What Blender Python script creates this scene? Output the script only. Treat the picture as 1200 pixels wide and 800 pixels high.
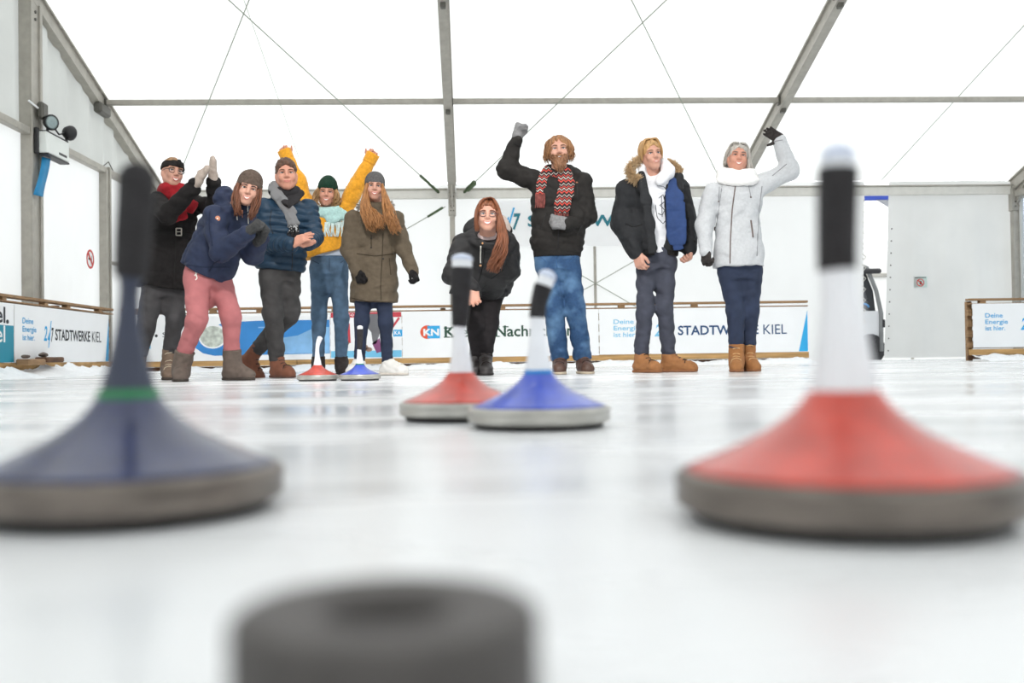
import bpy, bmesh, math, random
import numpy as np
from mathutils import Vector, Matrix

for o in list(bpy.data.objects):
    bpy.data.objects.remove(o)
scene = bpy.context.scene
COL = scene.collection

# ------------------------------------------------------------------ camera
F_PX, CAM_H = 1167.0, 0.132
YAW, ROLL, PITCH = math.radians(2.4), 0.0145, math.atan(19 / 1167.0)
FW = np.array([math.sin(YAW) * math.cos(PITCH), math.cos(YAW) * math.cos(PITCH), math.sin(PITCH)])
_r0 = np.array([math.cos(YAW), -math.sin(YAW), 0.0])
_u0 = np.cross(_r0, FW)
RT = _r0 * math.cos(ROLL) - _u0 * math.sin(ROLL)
UP = _u0 * math.cos(ROLL) + _r0 * math.sin(ROLL)
CAM = np.array([0, 0, CAM_H])
cam_data = bpy.data.cameras.new('camera')
cam_data.sensor_width = 36.0
cam_data.lens = 36.0 * F_PX / 1200.0
cam_data.clip_start = 0.02
cam_data.clip_end = 300
cam_data.dof.use_dof = True
cam_data.dof.focus_distance = 7.7
cam_data.dof.aperture_fstop = 2.6
cam = bpy.data.objects.new('camera', cam_data)
COL.objects.link(cam)
cam.matrix_world = Matrix(((RT[0], UP[0], -FW[0], CAM[0]), (RT[1], UP[1], -FW[1], CAM[1]),
                           (RT[2], UP[2], -FW[2], CAM[2]), (0, 0, 0, 1)))
scene.camera = cam

# ------------------------------------------------------------------ light and exposure
scene.view_settings.view_transform = 'Standard'
scene.view_settings.look = 'None'
scene.view_settings.gamma = 1.0
scene.view_settings.use_curve_mapping = False
scene.view_settings.exposure = 0.0
world = bpy.data.worlds.new('overcast_sky')
scene.world = world
world.use_nodes = True
_bg = world.node_tree.nodes['Background']
_bg.inputs[0].default_value = (0.97, 0.985, 1.0, 1)
_bg.inputs[1].default_value = 2.2
ADDED_LAMP_W = 1250.0                          # power of the added key lamp overhead (built below)


# ------------------------------------------------------------------ pixel (1200x800) to place
def ray(px, py):
    return FW + RT * (px - 600) / F_PX - UP * (py - 400) / F_PX


def at_y(px, py, Y):
    d = ray(px, py)
    return CAM + d * Y / d[1]


def at_x(px, py, X):
    d = ray(px, py)
    return CAM + d * X / d[0]


# ------------------------------------------------------------------ materials
MATS = {}


def s2l(c):
    return tuple(((v / 255) / 12.92 if v / 255 <= 0.04045 else ((v / 255 + 0.055) / 1.055) ** 2.4) for v in c)


def mat(name, col, rough=0.7, metal=0.0, var=0.12, scale=40.0, bump=0.0, bscale=None, spec=0.5, stretch=(1, 1, 1),
        coat=0.0, sheen=0.0, detail=4.0, crease=0.0):
    """principled material with a noise in the colour and a fine noise relief; col is sRGB 0-255"""
    if name in MATS:
        return MATS[name]
    m = bpy.data.materials.new(name)
    m.use_nodes = True
    nt = m.node_tree
    b = nt.nodes['Principled BSDF']
    c = s2l(col)
    b.inputs['Roughness'].default_value = rough
    b.inputs['Metallic'].default_value = metal
    b.inputs['Specular IOR Level'].default_value = spec
    if coat:
        b.inputs['Coat Weight'].default_value = coat
        b.inputs['Coat Roughness'].default_value = 0.15
    if sheen:
        b.inputs['Sheen Weight'].default_value = sheen
        b.inputs['Sheen Roughness'].default_value = 0.5
    tc = nt.nodes.new('ShaderNodeTexCoord')
    mp = nt.nodes.new('ShaderNodeMapping')
    mp.inputs['Scale'].default_value = stretch
    nt.links.new(tc.outputs['Object'], mp.inputs[0])
    if var:
        n = nt.nodes.new('ShaderNodeTexNoise')
        n.inputs['Scale'].default_value = scale
        n.inputs['Detail'].default_value = detail
        nt.links.new(mp.outputs[0], n.inputs['Vector'])
        r = nt.nodes.new('ShaderNodeValToRGB')
        r.color_ramp.elements[0].position = 0.3
        r.color_ramp.elements[1].position = 0.7
        r.color_ramp.elements[0].color = (*[v * (1 - var) for v in c], 1)
        r.color_ramp.elements[1].color = (*[min(1, v * (1 + var)) for v in c], 1)
        nt.links.new(n.outputs[0], r.inputs[0])
        nt.links.new(r.outputs[0], b.inputs['Base Color'])
    else:
        b.inputs['Base Color'].default_value = (*c, 1)
    if bump:
        n2 = nt.nodes.new('ShaderNodeTexNoise')
        n2.inputs['Scale'].default_value = bscale or scale * 3
        n2.inputs['Detail'].default_value = 3
        nt.links.new(mp.outputs[0], n2.inputs['Vector'])
        bp = nt.nodes.new('ShaderNodeBump')
        bp.inputs['Strength'].default_value = bump
        bp.inputs['Distance'].default_value = 0.004
        nt.links.new(n2.outputs[0], bp.inputs['Height'])
        nt.links.new(bp.outputs[0], b.inputs['Normal'])
        if crease:
            n3 = nt.nodes.new('ShaderNodeTexNoise')
            n3.noise_type = 'RIDGED_MULTIFRACTAL'
            n3.inputs['Scale'].default_value = 5.5
            n3.inputs['Detail'].default_value = 2.5
            n3.inputs['Roughness'].default_value = .6
            n3.inputs['Distortion'].default_value = 0.7
            mp3 = nt.nodes.new('ShaderNodeMapping')
            mp3.inputs['Scale'].default_value = (1, 1, 1.7)
            mp3.inputs['Rotation'].default_value = (0, .35, 0)
            nt.links.new(tc.outputs['Object'], mp3.inputs[0])
            nt.links.new(mp3.outputs[0], n3.inputs['Vector'])
            b3 = nt.nodes.new('ShaderNodeBump')
            b3.inputs['Strength'].default_value = crease
            b3.inputs['Distance'].default_value = -0.03
            nt.links.new(n3.outputs[0], b3.inputs['Height'])
            nt.links.new(b3.outputs[0], bp.inputs['Normal'])
    MATS[name] = m
    return m


def membrane(name, col, trans=0.5, var=0.03):
    if name in MATS:
        return MATS[name]
    m = bpy.data.materials.new(name)
    m.use_nodes = True
    nt = m.node_tree
    nt.nodes.remove(nt.nodes['Principled BSDF'])
    out = nt.nodes['Material Output']
    d = nt.nodes.new('ShaderNodeBsdfDiffuse')
    t = nt.nodes.new('ShaderNodeBsdfTranslucent')
    mx = nt.nodes.new('ShaderNodeMixShader')
    mx.inputs[0].default_value = trans
    tc = nt.nodes.new('ShaderNodeTexCoord')
    n = nt.nodes.new('ShaderNodeTexNoise')
    n.inputs['Scale'].default_value = 0.9
    n.inputs['Detail'].default_value = 5
    nt.links.new(tc.outputs['Object'], n.inputs['Vector'])
    r = nt.nodes.new('ShaderNodeValToRGB')
    c = s2l(col)
    r.color_ramp.elements[0].color = (*[v * (1 - var) for v in c], 1)
    r.color_ramp.elements[1].color = (*c, 1)
    r.color_ramp.elements[0].position = 0.35
    r.color_ramp.elements[1].position = 0.6
    nt.links.new(n.outputs[0], r.inputs[0])
    nt.links.new(r.outputs[0], d.inputs[0])
    nt.links.new(r.outputs[0], t.inputs[0])
    nt.links.new(d.outputs[0], mx.inputs[1])
    nt.links.new(t.outputs[0], mx.inputs[2])
    nt.links.new(mx.outputs[0], out.inputs[0])
    MATS[name] = m
    return m


# ------------------------------------------------------------------ object helpers
def tag(o, label=None, cat=None, group=None, kind=None):
    if label:
        o['label'] = label
    if cat:
        o['category'] = cat
    if group:
        o['group'] = group
    if kind:
        o['kind'] = kind
    return o


def empty(name, loc, label=None, cat=None, group=None, kind=None):
    o = bpy.data.objects.new(name, None)
    COL.objects.link(o)
    o.location = loc
    o.empty_display_size = 0.1
    return tag(o, label, cat, group, kind)


def wloc(o):
    p = np.zeros(3)
    while o is not None:
        p += np.array(o.location)
        o = o.parent
    return p


def mesh_obj(name, verts, faces, m, parent=None, smooth=False, loc=None):
    """verts are world places; a child's mesh is stored relative to its parent"""
    me = bpy.data.meshes.new(name)
    if parent is not None and loc is None:
        verts = np.asarray(verts, float) - wloc(parent)
    me.from_pydata([tuple(map(float, v)) for v in verts], [], [tuple(int(i) for i in f) for f in faces])
    return link_mesh(name, me, m, parent, smooth, loc)


def link_mesh(name, me, m, parent=None, smooth=False, loc=None):
    if m is not None and not me.materials:
        me.materials.append(m)
    if smooth:
        me.polygons.foreach_set('use_smooth', np.ones(len(me.polygons), bool))
    me.update()
    o = bpy.data.objects.new(name, me)
    COL.objects.link(o)
    if parent is not None:
        o.parent = parent
    if loc is not None:
        o.location = loc
    return o


class MB:
    """collects simple closed shapes into one mesh"""

    def __init__(self):
        self.v, self.f = [], []

    def add(self, v, f):
        n = len(self.v)
        self.v += [tuple(p) for p in v]
        self.f += [tuple(i + n for i in q) for q in f]
        return self

    def box(self, lo, hi):
        x0, y0, z0 = lo
        x1, y1, z1 = hi
        return self.add([(x0, y0, z0), (x1, y0, z0), (x1, y1, z0), (x0, y1, z0),
                         (x0, y0, z1), (x1, y0, z1), (x1, y1, z1), (x0, y1, z1)],
                        [(0, 3, 2, 1), (4, 5, 6, 7), (0, 1, 5, 4), (1, 2, 6, 5), (2, 3, 7, 6), (3, 0, 4, 7)])

    def bbox(self, lo, hi, b=0.004):
        """box with chamfered edges"""
        bm = bmesh.new()
        bmesh.ops.create_cube(bm, size=1)
        c = [(a + d) / 2 for a, d in zip(lo, hi)]
        s = [abs(d - a) for a, d in zip(lo, hi)]
        for v in bm.verts:
            v.co = Vector([v.co[i] * s[i] + c[i] for i in range(3)])
        bmesh.ops.bevel(bm, geom=bm.edges[:], offset=min(b, min(s) * .4), segments=1, affect='EDGES')
        bm.verts.index_update()
        self.add([tuple(v.co) for v in bm.verts], [[v.index for v in f.verts] for f in bm.faces])
        bm.free()
        return self

    def beam(self, a, b, w, d, side):
        """box bar from a to b; w along `side`, d along the third direction"""
        a, b, s = np.array(a, float), np.array(b, float), np.array(side, float)
        t = (b - a) / np.linalg.norm(b - a)
        s = s - t * (s @ t)
        s /= np.linalg.norm(s)
        u = np.cross(t, s)
        c = [(-1, -1), (1, -1), (1, 1), (-1, 1)]
        v = [p + s * w / 2 * i + u * d / 2 * j for p in (a, b) for i, j in c]
        return self.add(v, [(0, 3, 2, 1), (4, 5, 6, 7), (0, 1, 5, 4), (1, 2, 6, 5), (2, 3, 7, 6), (3, 0, 4, 7)])

    def tube(self, pts, r, n=8, caps=True):
        pts = [np.array(p, float) for p in pts]
        rs = r if hasattr(r, '__len__') else [r] * len(pts)
        v, f = [], []
        up = None
        for i, p in enumerate(pts):
            t = pts[min(i + 1, len(pts) - 1)] - pts[max(i - 1, 0)]
            t = t / (np.linalg.norm(t) + 1e-9)
            if up is None:
                up = np.array([0, 0, 1.]) if abs(t[2]) < .9 else np.array([1., 0, 0])
            s = np.cross(t, up)
            s /= np.linalg.norm(s) + 1e-9
            up = np.cross(s, t)
            for k in range(n):
                a = 2 * math.pi * k / n
                v.append(p + (s * math.cos(a) + up * math.sin(a)) * rs[i])
        for i in range(len(pts) - 1):
            for k in range(n):
                a, b = i * n + k, i * n + (k + 1) % n
                f.append((a, b, b + n, a + n))
        if caps:
            f.append(tuple(range(n))[::-1])
            f.append(tuple(range((len(pts) - 1) * n, len(pts) * n)))
        return self.add(v, f)

    def lathe(self, prof, n=32, c=(0, 0, 0)):
        v, f = [], []
        for r, z in prof:
            for k in range(n):
                a = 2 * math.pi * k / n
                v.append((c[0] + r * math.cos(a), c[1] + r * math.sin(a), c[2] + z))
        for i in range(len(prof) - 1):
            for k in range(n):
                a, b = i * n + k, i * n + (k + 1) % n
                f.append((a, b, b + n, a + n))
        f.append(tuple(range(n))[::-1])
        f.append(tuple(range((len(prof) - 1) * n, len(prof) * n)))
        return self.add(v, f)

    def build(self, name, m, parent=None, smooth=False, loc=None):
        return mesh_obj(name, self.v, self.f, m, parent, smooth, loc)


def smooth_by_angle(o, ang=0.7):
    me = o.data
    me.polygons.foreach_set('use_smooth', np.ones(len(me.polygons), bool))
    bm = bmesh.new()
    bm.from_mesh(me)
    for e in bm.edges:
        if len(e.link_faces) == 2 and e.calc_face_angle(0) > ang:
            e.smooth = False
    bm.to_mesh(me)
    bm.free()
    return o


def text_mesh(body, w, h, bold=0.0, shear=0.0, lines=1.0):
    """verts (x right, y up, origin lower left) and faces of a line of lettering fitted to w x h"""
    cu = bpy.data.curves.new('lettering', 'FONT')
    cu.body = body
    cu.size = 1.0
    cu.offset = bold
    cu.shear = shear
    cu.space_line = lines
    cu.resolution_u = 3
    o = bpy.data.objects.new('lettering', cu)
    COL.objects.link(o)
    bpy.context.view_layer.update()
    me = bpy.data.meshes.new_from_object(o.evaluated_get(bpy.context.evaluated_depsgraph_get()))
    v = np.array([p.co[:] for p in me.vertices])
    f = [tuple(p.vertices) for p in me.polygons]
    bpy.data.objects.remove(o)
    bpy.data.curves.remove(cu)
    bpy.data.meshes.remove(me)
    lo, hi = v.min(0), v.max(0)
    v = (v - lo) / (hi - lo + 1e-9)
    return v[:, 0] * w, v[:, 1] * h, f


def letters(name, body, o, r, u, w, h, m, parent, bold=0.0, shear=0.0, lines=1.0, n=None, lift=0.004):
    """flat lettering on a plane: o lower-left corner, r/u unit right and up"""
    x, y, f = text_mesh(body, w, h, bold, shear, lines)
    o, r, u = map(lambda a: np.array(a, float), (o, r, u))
    n = np.cross(r, u)
    v = o + np.outer(x, r) + np.outer(y, u) + n * lift
    return mesh_obj(name, v, f, m, parent)


def poly(name, pts, m, parent, n=(0, -1, 0), thick=0.002, lift=0.0):
    """flat cut-out with a little thickness; pts world points in one plane"""
    P = np.array(pts, float)
    n = np.array(n, float)
    k = len(P)
    v = np.vstack([P + n * lift, P + n * (lift + thick)])
    f = [tuple(range(k, 2 * k)), tuple(range(k))[::-1]] + [(i, (i + 1) % k, (i + 1) % k + k, i + k) for i in range(k)]
    return mesh_obj(name, v, f, m, parent)
# ================================================================== SETTING: the tent
rng = random.Random(7)
XS = [-5.3, -0.28, 4.72, 9.68]          # frames, 5 m apart
YW, YF = 17.3, -2.7                      # back and front eaves
RIDGE_Y = 7.3
EAVE = 3.18                              # membrane height at the eave
SL = 0.3186                              # roof slope


def roof_z(y):
    return EAVE + SL * min(YW - y, y - YF)


M_ROOF = membrane('white tent roof membrane', (248, 249, 247), 0.48)
M_WALL = membrane('white tent wall tarpaulin', (224, 225, 223), 0.50)
M_GABLE = membrane('greyish gable tarpaulin', (196, 198, 194), 0.36, .08)
M_CURT = membrane('white door tarpaulin', (214, 215, 212), 0.40, .06)
M_ALU = mat('weathered aluminium profile', (168, 164, 155), 0.5, 0.25, 0.10, 9, 0.05, 60)
M_EAVE = mat('pale eave beam', (214, 212, 205), 0.5, 0.1, 0.05, 9, 0.05, 60)
M_ALU2 = mat('dark bolts and brackets', (92, 90, 84), 0.5, 0.4, 0.1, 20)
M_CABLE = mat('greenish steel cable', (150, 156, 142), 0.5, 0.3, 0.1, 30)
M_STRAP = mat('green ratchet strap', (74, 92, 62), 0.7, 0, 0.2, 60)
M_WOOD = mat('old pine board', (150, 118, 84), 0.75, 0, 0.28, 7, 0.25, 60, stretch=(0.25, 1, 6))
M_WOODY = mat('fresh pine kick board', (190, 150, 96), 0.7, 0, 0.3, 5, 0.25, 60, stretch=(0.4, 1, 6))
M_WOODD = mat('dark wet wood', (96, 66, 44), 0.75, 0, 0.3, 9, 0.3, 70)
M_WHITE = mat('white banner vinyl', (244, 245, 246), 0.55, 0, 0.015, 3)
M_SNOW = mat('scraped ice snow', (245, 247, 249), 0.85, 0, 0.03, 30, 0.5, 90)

# ---- ice floor with scratches and polish
ice = bpy.data.materials.new('wet rink ice')
ice.use_nodes = True
nt = ice.node_tree
b = nt.nodes['Principled BSDF']
tc = nt.nodes.new('ShaderNodeTexCoord')
mp = nt.nodes.new('ShaderNodeMapping')
mp.inputs['Scale'].default_value = (0.5, 1.3, 1)
nt.links.new(tc.outputs['Object'], mp.inputs[0])
n1 = nt.nodes.new('ShaderNodeTexNoise')
n1.inputs['Scale'].default_value = 1.6
n1.inputs['Detail'].default_value = 6
nt.links.new(mp.outputs[0], n1.inputs['Vector'])
r1 = nt.nodes.new('ShaderNodeValToRGB')
r1.color_ramp.elements[0].position, r1.color_ramp.elements[1].position = .36, .62
r1.color_ramp.elements[0].color = (0.77, 0.785, 0.80, 1)
r1.color_ramp.elements[1].color = (0.84, 0.85, 0.86, 1)
nt.links.new(n1.outputs[0], r1.inputs[0])
nt.links.new(r1.outputs[0], b.inputs['Base Color'])
r2 = nt.nodes.new('ShaderNodeMapRange')
r2.inputs[1].default_value, r2.inputs[2].default_value = .35, .68
r2.inputs[3].default_value, r2.inputs[4].default_value = .14, .38
nt.links.new(n1.outputs[0], r2.inputs[0])
nt.links.new(r2.outputs[0], b.inputs['Roughness'])
b.inputs['IOR'].default_value = 1.31
n2 = nt.nodes.new('ShaderNodeTexNoise')
n2.inputs['Scale'].default_value = 14
n2.inputs['Detail'].default_value = 6
nt.links.new(mp.outputs[0], n2.inputs['Vector'])
bp = nt.nodes.new('ShaderNodeBump')
bp.inputs['Strength'].default_value = 0.07
bp.inputs['Distance'].default_value = 0.006
nt.links.new(n2.outputs[0], bp.inputs['Height'])
nt.links.new(bp.outputs[0], b.inputs['Normal'])
fl = MB().box((-5.6, -3, -0.12), (10.0, 17.4, 0)).build('floor', ice)
tag(fl, 'white wet ice of the rink floor', 'ice', kind='structure')
M_GROUND = mat('snowy yard', (226, 228, 230), 0.9, 0, 0.05, 1)
g = MB().box((-60, -60, -0.3), (60, 60, -0.125)).build('ground', M_GROUND)
tag(g, 'pale snowy ground outside the tent', 'ground', kind='structure')


def sheet(name, fn, nu, nv, m, parent):
    v = [fn(i / nu, j / nv) for j in range(nv + 1) for i in range(nu + 1)]
    f = [(j * (nu + 1) + i, j * (nu + 1) + i + 1, (j + 1) * (nu + 1) + i + 1, (j + 1) * (nu + 1) + i)
         for j in range(nv) for i in range(nu)]
    return mesh_obj(name, v, f, m, parent, smooth=True)


# ---- roof: membrane bays, rafters, purlins, cables
ceil = empty('ceiling', (0, 7.3, 3.2), 'white translucent tent roof on grey aluminium rafters', 'ceiling', kind='structure')
for i in range(3):
    for side in (0, 1):
        x0, x1 = XS[i] + .02, XS[i + 1] - .02
        ya, yb = (YW, RIDGE_Y) if side == 0 else (YF, RIDGE_Y)

        def fn(u, v, x0=x0, x1=x1, ya=ya, yb=yb, i=i):
            x, y = x0 + (x1 - x0) * u, ya + (yb - ya) * v
            sag = -0.035 * math.sin(math.pi * u) * (0.6 + 0.4 * math.sin(v * math.pi * 4) ** 2)
            return (x, y, roof_z(y) + 0.02 + sag + 0.006 * math.sin(9 * u + 7 * v + i) * math.sin(math.pi * u))
        sheet('roof_membrane', fn, 24, 30, M_ROOF, ceil)


def rafter(x):
    mb = MB()
    for ya in (YW, YF):
        a = np.array((x, ya, roof_z(ya) - 0.02))
        c = np.array((x, RIDGE_Y, roof_z(RIDGE_Y) - 0.02))
        n = np.array((0, -(c - a)[2], (c - a)[1]))
        n = n / np.linalg.norm(n) * (1 if n[2] > 0 else -1)
        mb.beam(a - n * .11, c - n * .11, .085, .19, (1, 0, 0))        # web box
        mb.beam(a - n * .012, c - n * .012, .15, .024, (1, 0, 0))      # top flange with keder rail
        mb.beam(a - n * .205, c - n * .205, .125, .022, (1, 0, 0))     # bottom flange
    return smooth_by_angle(mb.build('rafter', M_ALU, ceil), .5)


for x in XS:
    rafter(x)
for yp in (14.66, 12.32, 9.75, RIDGE_Y, 4.85, 2.4, 0.0):
    for i in range(3):
        z = roof_z(yp) - .09
        MB().bbox((XS[i] + .045, yp - .04, z - .045), (XS[i + 1] - .045, yp + .04, z + .03), .008).build('purlin', M_ALU, ceil)
    for x in XS:
        z = roof_z(yp) - .1
        s = 1 if x < 3 else -1
        MB().bbox((x + s * .043, yp - .05, z - .07), (x + s * .075, yp + .05, z + .05), .006).build('bracket', M_ALU2, ceil)
        MB().bbox((x - .035, yp - .06, z - .19), (x + .035, yp + .03, z - .115), .01).build('clamp', M_ALU2, ceil)
for i in range(1, 3):   # maker's plates on the rafters' undersides
    y = 11.9
    n = np.array((0, SL, 1)) / math.hypot(SL, 1)
    c = np.array((XS[i], y, roof_z(y) - .02)) - n * .219
    t = np.array((0, 1, -SL)) / math.hypot(SL, 1)
    r = np.array((1., 0, 0))
    poly('plate', [c + r * a * .035 + t * b_ * .13 for a, b_ in ((-1, -1), (1, -1), (1, 1), (-1, 1))], M_ALU2, ceil, -n, .004)


def on_roof(px, py, low=0.2):
    d = ray(px, py)
    k = (EAVE - low + SL * YW - CAM_H) / (d[2] + SL * d[1])
    return CAM + d * k


def cable(a, c, name='bracing_cable', par=None, r=.008, strap=0.0):
    a, c = np.array(a), np.array(c)
    o = MB().tube([a, (a + c) / 2, c], r, 6).build(name, M_CABLE, par or ceil)
    if strap:
        e = c + (a - c) * strap
        MB().tube([c, e], .024, 8).build('turnbuckle', M_STRAP, par or ceil)
    return o


def extend(a, c, k):
    return a + (c - a) * k


cable(extend(on_roof(518, 229), on_roof(268, 0), 1.25), on_roof(518, 229), strap=.11)
cable(extend(on_roof(205, 218), on_roof(292, 0), 1.25), on_roof(205, 218))
cable(extend(on_roof(345, 170), on_roof(290, 12), 1.3), on_roof(352, 190), r=.004)
cable(extend(on_roof(540, 229), on_roof(781, 0), 1.25), on_roof(540, 229), strap=.07)
cable(extend(on_roof(853, 229), on_roof(740, 0), 1.25), on_roof(853, 229))
cable(extend(on_roof(1010, 236, .04), on_roof(1200, 30, .04), 1.2), on_roof(1020, 225, .04), name='seam_cord', r=.007)
MB().tube([on_roof(548, 222), on_roof(556, 214)], .045, 8).build('turnbuckle', M_STRAP, ceil)

# ---- back wall
wb = empty('wall_back', (2, YW, 0), 'white tarpaulin back wall of the tent with grey posts', 'wall', kind='structure')
GAP0, GAP1 = 6.95, 7.36


def back_panel(x0, x1, amp, x0b=None, x1b=None, ph=0.0, nu=60, m=None):
    x0b = x0 if x0b is None else x0b
    x1b = x1 if x1b is None else x1b

    def fn(u, v):
        xa = x0b + (x0 - x0b) * v
        xb = x1b + (x1 - x1b) * v
        x = xa + (xb - xa) * u
        w = amp * (math.sin(x * 5.1 + ph + 0.9 * v) * .5 + math.sin(x * 11.3 + 1.7 * v + ph) * .3 + math.sin(x * 2.3 - 2.2 * v) * .6)
        w *= (1.15 - v) if v > .5 else (.65 - .2 * (.5 - v))
        return (x, YW + 0.02 + w, 0.03 + (EAVE - .05) * v)
    sheet('wall_panel', fn, nu, 20, m or M_WALL, wb)


back_panel(XS[0], XS[1], .012)
back_panel(XS[1], 2.2, .010, ph=1)
back_panel(2.2, XS[2], .010, ph=2)
back_panel(XS[2], GAP0 + .07, .035, x1b=GAP0 - .04, ph=.5, nu=70)
back_panel(GAP1 + .10, XS[3], .11, x0b=GAP1 - .06, ph=2.6, nu=110, m=M_CURT)
for i in range(3):
    MB().bbox((XS[i] + .07, YW - .10, 2.90), (XS[i + 1] - .07, YW - .01, 3.05), .01).build('eave_beam', M_EAVE, wb)
    MB().bbox((XS[i] + .07, YW - .115, 3.045), (XS[i + 1] - .07, YW - .01, 3.075), .004).build('eave_rail', M_ALU, wb)
for i, x in enumerate(XS):
    if i == 2:
        w = .05
    w = (.075, .045, .045, .07)[i]
    mb = MB()
    mb.bbox((x - w, YW - .14, 0), (x + w, YW - .03, 3.05), .008)
    mb.bbox((x - w - .02, YW - .155, 2.6), (x + w + .02, YW - .02, 3.0), .006)
    mb.bbox((x - .12, YW - .22, 0), (x + .12, YW, .02), .005)
    mb.build('post', M_ALU, wb)
    for z in (2.68, 2.76, 2.92):
        for sx in (-.5, .5):
            MB().tube([(x + sx * w, YW - .155, z), (x + sx * w, YW - .168, z)], .013, 6).build('bolt', M_ALU2, wb)
    n = np.array((0, SL, 1)) / math.hypot(SL, 1)
    gus = [(x - .02, YW - .02, 3.0), (x - .02, YW - .5, roof_z(YW - .5) - .2), (x - .02, YW - .02, 2.55)]
    poly('gusset', gus, M_ALU, wb, (1, 0, 0), .04)
MB().bbox((2.17, YW - .04, 0), (2.215, YW - .0, 2.9), .005).build('wall_bar', M_ALU, wb)
cross = at_y(698, 332, YW - .05)
for px, py in ((640, 299), (757, 298), (640, 363), (757, 366)):
    cable(cross, at_y(px, py, YW - .05), par=wb, r=.008)
cable(at_y(522, 242, YW - .06), at_y(400, 312, YW - .06), par=wb, r=.008)
MB().tube([at_y(519, 243, YW - .06), at_y(501, 254, YW - .06)], .022, 8).build('turnbuckle', M_STRAP, wb)
# lacing loops and eyelets along the two edges of the open gap
M_ROPE = mat('grey lacing rope', (200, 198, 190), .8, 0, .1, 60)
for k in range(14):
    z = .3 + k * .19
    x = GAP0 - .04 + .11 * z / EAVE
    MB().tube([(x - .03, YW + .0, z + .06), (x + .028, YW - .025, z), (x - .01, YW - .01, z - .05), (x - .03, YW, z - .02)], .008, 5).build('lacing_loop', M_ROPE, wb)
M_EYE = mat('dark eyelet', (90, 88, 84), .4, .6, 0, 1)
for k in range(11):
    z = .16 + k * .215
    x = GAP1 - .06 + .16 * z / EAVE + .045
    MB().lathe([(.012, -.004), (.014, 0), (.012, .004)], 8).build('eyelet', M_EYE, wb, loc=Vector((x, YW - .05, z)) - wb.location).rotation_euler = (math.pi / 2, 0, 0)

# ---- left gable wall
wl = empty('wall_left', (XS[0], 7.3, 0), 'white tarpaulin left gable wall with broad grey posts', 'wall', kind='structure')
XG = XS[0]


def gable_fn(xg, y0, y1, z0, ztop, amp, ph=0.0):
    def fn(u, v):
        y = y0 + (y1 - y0) * u
        zt = ztop(y)
        z = z0 + (zt - z0) * v
        w = amp * (math.sin(y * 9 + 1.3 * v + ph) * .6 + math.sin(y * 17.3 + ph * 2) * .35 + math.sin(y * 3.1) * .5)
        return (xg - .06 + w, y, z)
    return fn


for y0, y1 in ((YF, 2.3), (2.3, 7.3), (7.3, 12.3), (12.3, 14.7), (14.7, YW)):
    sheet('wall_panel', gable_fn(XG, y0, y1, .03, lambda y: 2.93, .012, y0), 40, 6, M_WALL, wl)
    sheet('gable_panel', gable_fn(XG, y0, y1, 2.97, lambda y: roof_z(y) - .05, .055, y0), 60, 8, M_GABLE, wl)
MB().bbox((XG - .05, YF, 2.90), (XG + .05, YW - .1, 2.99), .01).build('gable_rail', M_ALU, wl)
for y, w in ((2.3, .13), (7.3, .13), (12.3, .13), (14.7, .065)):
    mb = MB()
    zt = roof_z(y) - .22 if w > .1 else 2.95
    mb.bbox((XG - .09, y - w, 0), (XG + .06, y + w, zt), .008)
    if w > .1:
        mb.bbox((XG + .05, y + w - .055, 0), (XG + .085, y + w + .012, zt - .02), .006)
        mb.bbox((XG + .05, y - w - .012, 0), (XG + .072, y - w + .03, zt - .02), .006)
    else:
        mb.bbox((XG + .03, y + w - .04, 0), (XG + .08, y + w + .02, zt + .05), .005)
    mb.build('post', M_ALU, wl)
    if w > .1:
        for z in (zt - .13, zt - .22):
            MB().tube([(XG + .06, y - .01, z), (XG + .073, y - .01, z)], .02, 8).build('bolt', M_ALU2, wl)
MB().tube([(XG + .08, 12.05, 3.28), (XG + .11, 12.2, 3.24), (XG + .1, 12.5, 3.22)], .012, 6).build('cable_tie', M_WHITE, wl)
MB().tube([(XG + .02, 14.7, 1.62), (XG + .02, 17.2, 1.62)], .03, 8).build('rail', M_ALU, wl)
MB().tube([(XG + .03, 15.0, 2.99), (XG + .05, 14.75, 3.08), (XG + .03, 14.6, 2.99)], .008, 6).build('hook', M_ALU2, wl)
# knee clamp at the purlin on the gable rafter
MB().bbox((XG - .02, 14.35, roof_z(14.5) - .36), (XG + .10, 14.75, roof_z(14.5) - .20), .03).build('clamp', M_ALU2, wl)

# ---- right gable wall with clear window sheets, and the wall behind the camera
wr = empty('wall_right', (XS[3], 7.3, 0), 'right gable wall of the tent', 'wall', kind='structure')
for y0, y1 in ((YF, 2.3), (2.3, 7.3), (7.3, 12.3), (12.3, YW)):
    sheet('wall_panel', gable_fn(XS[3] + .12, y0, y1, .03, lambda y: 0.9 if y0 > 2 else 2.93, .012, y0), 30, 6, M_WALL, wr)
    sheet('gable_panel', gable_fn(XS[3] + .12, y0, y1, 2.9, lambda y: roof_z(y) - .05, .02, y0), 40, 8, M_WALL, wr)
    MB().bbox((XS[3] - .06, y0 - .12, 0), (XS[3] + .08, y0 + .12, roof_z(y0 + .01) - .2), .008).build('post', M_ALU, wr)
MB().bbox((XS[3] - .05, YF, 2.84), (XS[3] + .07, YW - .15, 2.95), .01).build('gable_rail', M_ALU, wr)
m_pane = bpy.data.materials.new('clear window foil')
m_pane.use_nodes = True
_b = m_pane.node_tree.nodes['Principled BSDF']
_t = m_pane.node_tree.nodes.new('ShaderNodeBsdfTransparent')
_x = m_pane.node_tree.nodes.new('ShaderNodeMixShader')
_t.inputs[0].default_value = (.86, .9, .94, 1)
_b.inputs['Base Color'].default_value = (.7, .75, .8, 1)
_b.inputs['Roughness'].default_value = .08
_x.inputs[0].default_value = .18
m_pane.node_tree.links.new(_t.outputs[0], _x.inputs[1])
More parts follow.
